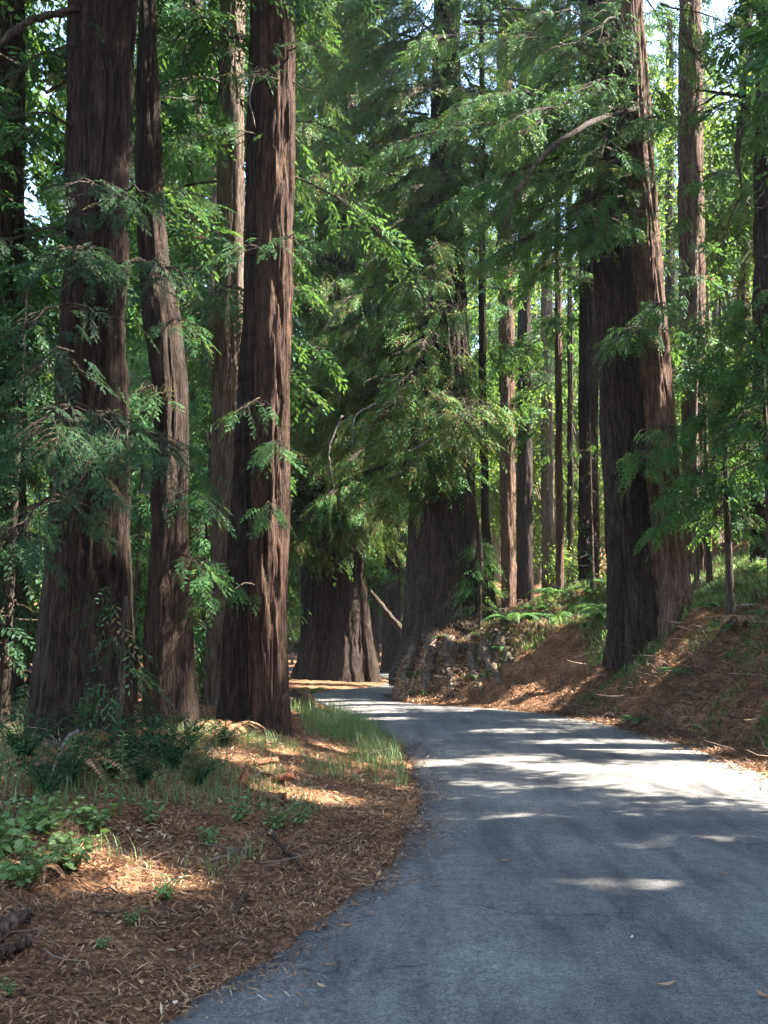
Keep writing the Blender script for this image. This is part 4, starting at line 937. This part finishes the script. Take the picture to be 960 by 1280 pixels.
# rotten root plate pieces on the mound below the centre redwood
RT = ["leftmost", "second from the left", "third from the left", "long middle one", "wide one right of the middle", "short one slanting left", "rightmost"]
for k, (a, b) in enumerate([((520, 812), (505, 872)), ((540, 805), (532, 875)), ((560, 800), (566, 872)), ((585, 800), (600, 868)), ((605, 810), (626, 862)), ((572, 812), (550, 862)), ((622, 800), (640, 835))]):
    A_ = GT(*a); B_ = GT(*b); mid = (A_ + B_) / 2; mid[2] = Hs(mid[0], mid[1]) + .10
    o = tube_obj("exposed_root", [np.zeros(3), mid - A_, B_ - A_], [.17, .12, .05], 'bark_gray', None, 20, 8, .16, 40 + k); o.location = tuple(A_)
    tag(o, "exposed root running down the mound under the centre redwood, " + RT[k], "root", "exposed roots on the root mound")
# dead pale twigs hanging in the centre foliage
for k, pts in enumerate([[(446, 365, 25), (425, 385, 25), (402, 415, 25)], [(470, 505, 25), (445, 520, 25), (440, 560, 25)], [(428, 520, 26), (412, 560, 26), (418, 610, 26)], [(545, 545, 24.5), (520, 560, 24.5), (508, 565, 24.5)]]):
    tube_obj("dead_branch", [P(*q) - bF for q in pts], [.028, .02, .008], 'pale_wood', tF, 16, 6, .04, 60 + k)
tube_obj("dead_branch", [P(318, 95, 13) - bC, P(312, 125, 12.9) - bC, P(320, 160, 12.9) - bC], [.012, .01, .004], 'pale_wood', tC, 12, 5, .02, 71)

# young redwoods with foliage to the ground
def young(label, px, Y, h, Lm, seed, group=None, mat='needle', fine=False, n=None, per_m=18, bl=.15, bw=.036, tb=.1, zc=.5):
    x = P(px, 800, Y)[0]; z = Hs(x, Y); t = thing("young_redwood", label, "young redwood", (x, Y, z - .05), group); rg = np.random.default_rng(seed)
    obj("trunk", trunk_mesh("trunk", [(0, 0, 0, .05 + h * .006), (.05, 0, h, .015)], 'twig', seed, 14, .2, .3, .2, .004, ring=.3), t)
    B = whorl(rg, zc, h, n or int(h * 9), Lm, r0=.03, wid=.45, prof=lambda f: 1.0 - .75 * f)
    obj("crown", crown_mesh("crown", B, rg, off=np.array([x, Y, z - .05]), per_m=per_m, nb=10, bl=bl, bw=bw, spray_len=.38, mat=mat, fine=fine, tone_bias=tb), t)
young("young redwood with bright sprays left of the twin stemmed giant", 742, 27.5, 4.6, 1.2, 1, tb=.3)
young("bushy young redwood filling the right edge beside the twin stemmed giant", 915, 19.5, 6.5, 1.5, 2, zc=2.2)
young("young redwood at the right frame edge in front of the shadowy trunk", 968, 18, 6, 1.4, 3, zc=2.4)
young("small redwood sprout at the foot of the reddish redwood", 890, 25.5, 6, 1.3, 4, tb=.2, zc=1.5)
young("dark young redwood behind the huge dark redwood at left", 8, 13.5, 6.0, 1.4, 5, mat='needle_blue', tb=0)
young("young redwood between the huge dark redwood and the bent one", 168, 16.5, 5.0, 1.0, 6, tb=0)
young("young redwood behind the gap left of the tall straight redwood", 255, 18.5, 6.5, 1.1, 7, tb=0)
young("little redwood sprout against the base of the huge dark redwood", 150, 9.6, 1.3, .5, 9, mat='needle_blue', per_m=22, bl=.1, bw=.025, tb=0, zc=.1)
young("young redwood on the mound right of the centre redwood", 600, 27.6, 2.6, .8, 10, tb=0)

# dry leaves on the road
rgx = np.random.default_rng(9)
def leaf_obj(px, py, L, label, rz, mat='duff', tone=.8, grp=None):
    n = 6; s = np.linspace(0, 1, n); w = L * .16 * np.sin(3.14 * (s * .92 + .05)); zc_ = .012 + .02 * L / .1 * (s - .5) ** 2 * 4 * .5
    Vt = np.concatenate([np.stack([s * L - L / 2, w, zc_ + .006], 1), np.stack([s * L - L / 2, 0 * w, zc_], 1), np.stack([s * L - L / 2, -w, zc_ + .006], 1)])
    i = np.arange(n - 1)[:, None]; F = np.concatenate([i + np.array([[0, n, n + 1, 1]]), i + np.array([[n, 2 * n, 2 * n + 1, n + 1]])])
    me = mesh_np("fallen_leaf", Vt, F, M[mat], tone=np.full(len(F), tone)); p = Gp(px, py, .02)
    o = obj("fallen_leaf", me, None, (p[0], p[1], .03)); o.rotation_euler = (0, 0, rz); tag(o, label, "leaf", grp)
leaf_obj(832, 1238, .10, "largest rust coloured leaf on the road at lower right", .3, tone=.75)
leaf_obj(955, 1252, .09, "brown leaf on the road at the right frame edge", 1.9, tone=.6)
leaf_obj(790, 1178, .05, "small pale leaf alone on the road above the rust coloured one", 1.2, tone=1.0)
leaf_obj(402, 1240, .07, "yellow brown leaf on the road near the litter edge", 2.3, tone=.85)
leaf_obj(412, 1213, .07, "thin brown leaf on the road above the yellow brown one", .2, tone=.5)
leaf_obj(545, 1112, .07, "faint leaf on the road level with the sunny spot, left of it", 2.0, tone=.4)
leaf_obj(905, 1098, .08, "brown twig of needles on the road right of the sunny spot", .1, tone=.4)
leaf_obj(630, 1080, .08, "leaf on the road above and left of the sunny spot", .2, tone=.7)
leaf_obj(912, 1208, .04, "small dark leaf on the road at far right", .8, tone=.3)
leaf_obj(432, 1163, .08, "leaf just off the litter edge where the bank meets the road", .1, tone=.6)
x, y, dl, dr = scatter(1500, (-1, 5, 4, 30), rng, lambda x, y, dl, dr, u: (dl < -.1) & (dr < -.1) & (u < .02 + .5 * np.exp(-np.minimum(-dl, -dr) / .25)))
n_ = len(x); a = rng.random(n_) * 6.28; ln = .02 + .05 * rng.random(n_)
V = quads_of(np.stack([x, y, .034 + 0 * x], 1), np.stack([np.cos(a), np.sin(a), .1 + 0 * a], 1), np.tile([0, 0, 1.], (n_, 1)), ln, .008 + 0 * ln)
V[:, 2] = np.maximum(V[:, 2], .032)
o = obj("scattered_needles", mesh_np("scattered_needles", V, np.arange(n_ * 4).reshape(-1, 4), M['duff'], tone=.3 + .6 * rng.random(n_))); tag(o, "loose redwood needles blown onto the asphalt", "needles", kind="stuff")

# the far wooded ridge that closes the view
rng = np.random.default_rng(31)
nf = 90000
a = rng.uniform(-.75, .75, nf); d = rng.uniform(112, 150, nf); x = np.sin(a) * d; y = np.cos(a) * d
hh = 15 + 12 * fbm(a * 14, d * .05, 0, 3, 4) * 2 + np.clip(x, 0, 60) * .25
z = rng.random(nf) ** .8 * hh + np.where(x > 0, .3 * x, 0)
D = nrm(rng.normal(0, 1, (nf, 3)) + [0, 0, -.6]); Nn = nrm(rng.normal(0, 1, (nf, 3)))
V = quads_of(np.stack([x, y, z], 1), D, Nn, 1.0 + 1.2 * rng.random(nf), .7 + 0 * d)
o = obj("distant_forest", mesh_np("distant_forest", V, np.arange(nf * 4).reshape(-1, 4), M['needle'], tone=np.clip(.3 + .7 * rng.random(nf), 0, .95))); tag(o, "distant forest closing the view behind all the trunks", "forest", kind="stuff")
# unused prototypes are dropped
for p in protos:
    if "label" not in p or p["label"] == "proto":
        for c in list(p.children): bpy.data.objects.remove(c)
        bpy.data.objects.remove(p)

# ------------------------------------------------------------------ thin forest haze
hm = bpy.data.materials.new("haze"); hm.use_nodes = True; ht = hm.node_tree; ht.nodes.clear()
ho = ht.nodes.new("ShaderNodeOutputMaterial"); hv = ht.nodes.new("ShaderNodeVolumePrincipled")
hv.inputs["Density"].default_value = 0.0004; hv.inputs["Color"].default_value = (.85, .92, 1, 1); hv.inputs["Anisotropy"].default_value = 0.3
ht.links.new(hv.outputs[0], ho.inputs["Volume"])
bx0, bx1, by0, by1, bz0, bz1 = gx[0] - 10, gx[-1] + 10, gy[0] - 10, gy[-1] + 10, float(GZ.min()) - 1, 75.0
Vh = np.array([(x, y, z) for z in (bz0, bz1) for y in (by0, by1) for x in (bx0, bx1)], float)
Fh = np.array([(0, 2, 3, 1), (4, 5, 7, 6), (0, 1, 5, 4), (2, 6, 7, 3), (0, 4, 6, 2), (1, 3, 7, 5)])
hz = obj("haze", mesh_np("haze", Vh, Fh, hm)); tag(hz, kind="stuff")
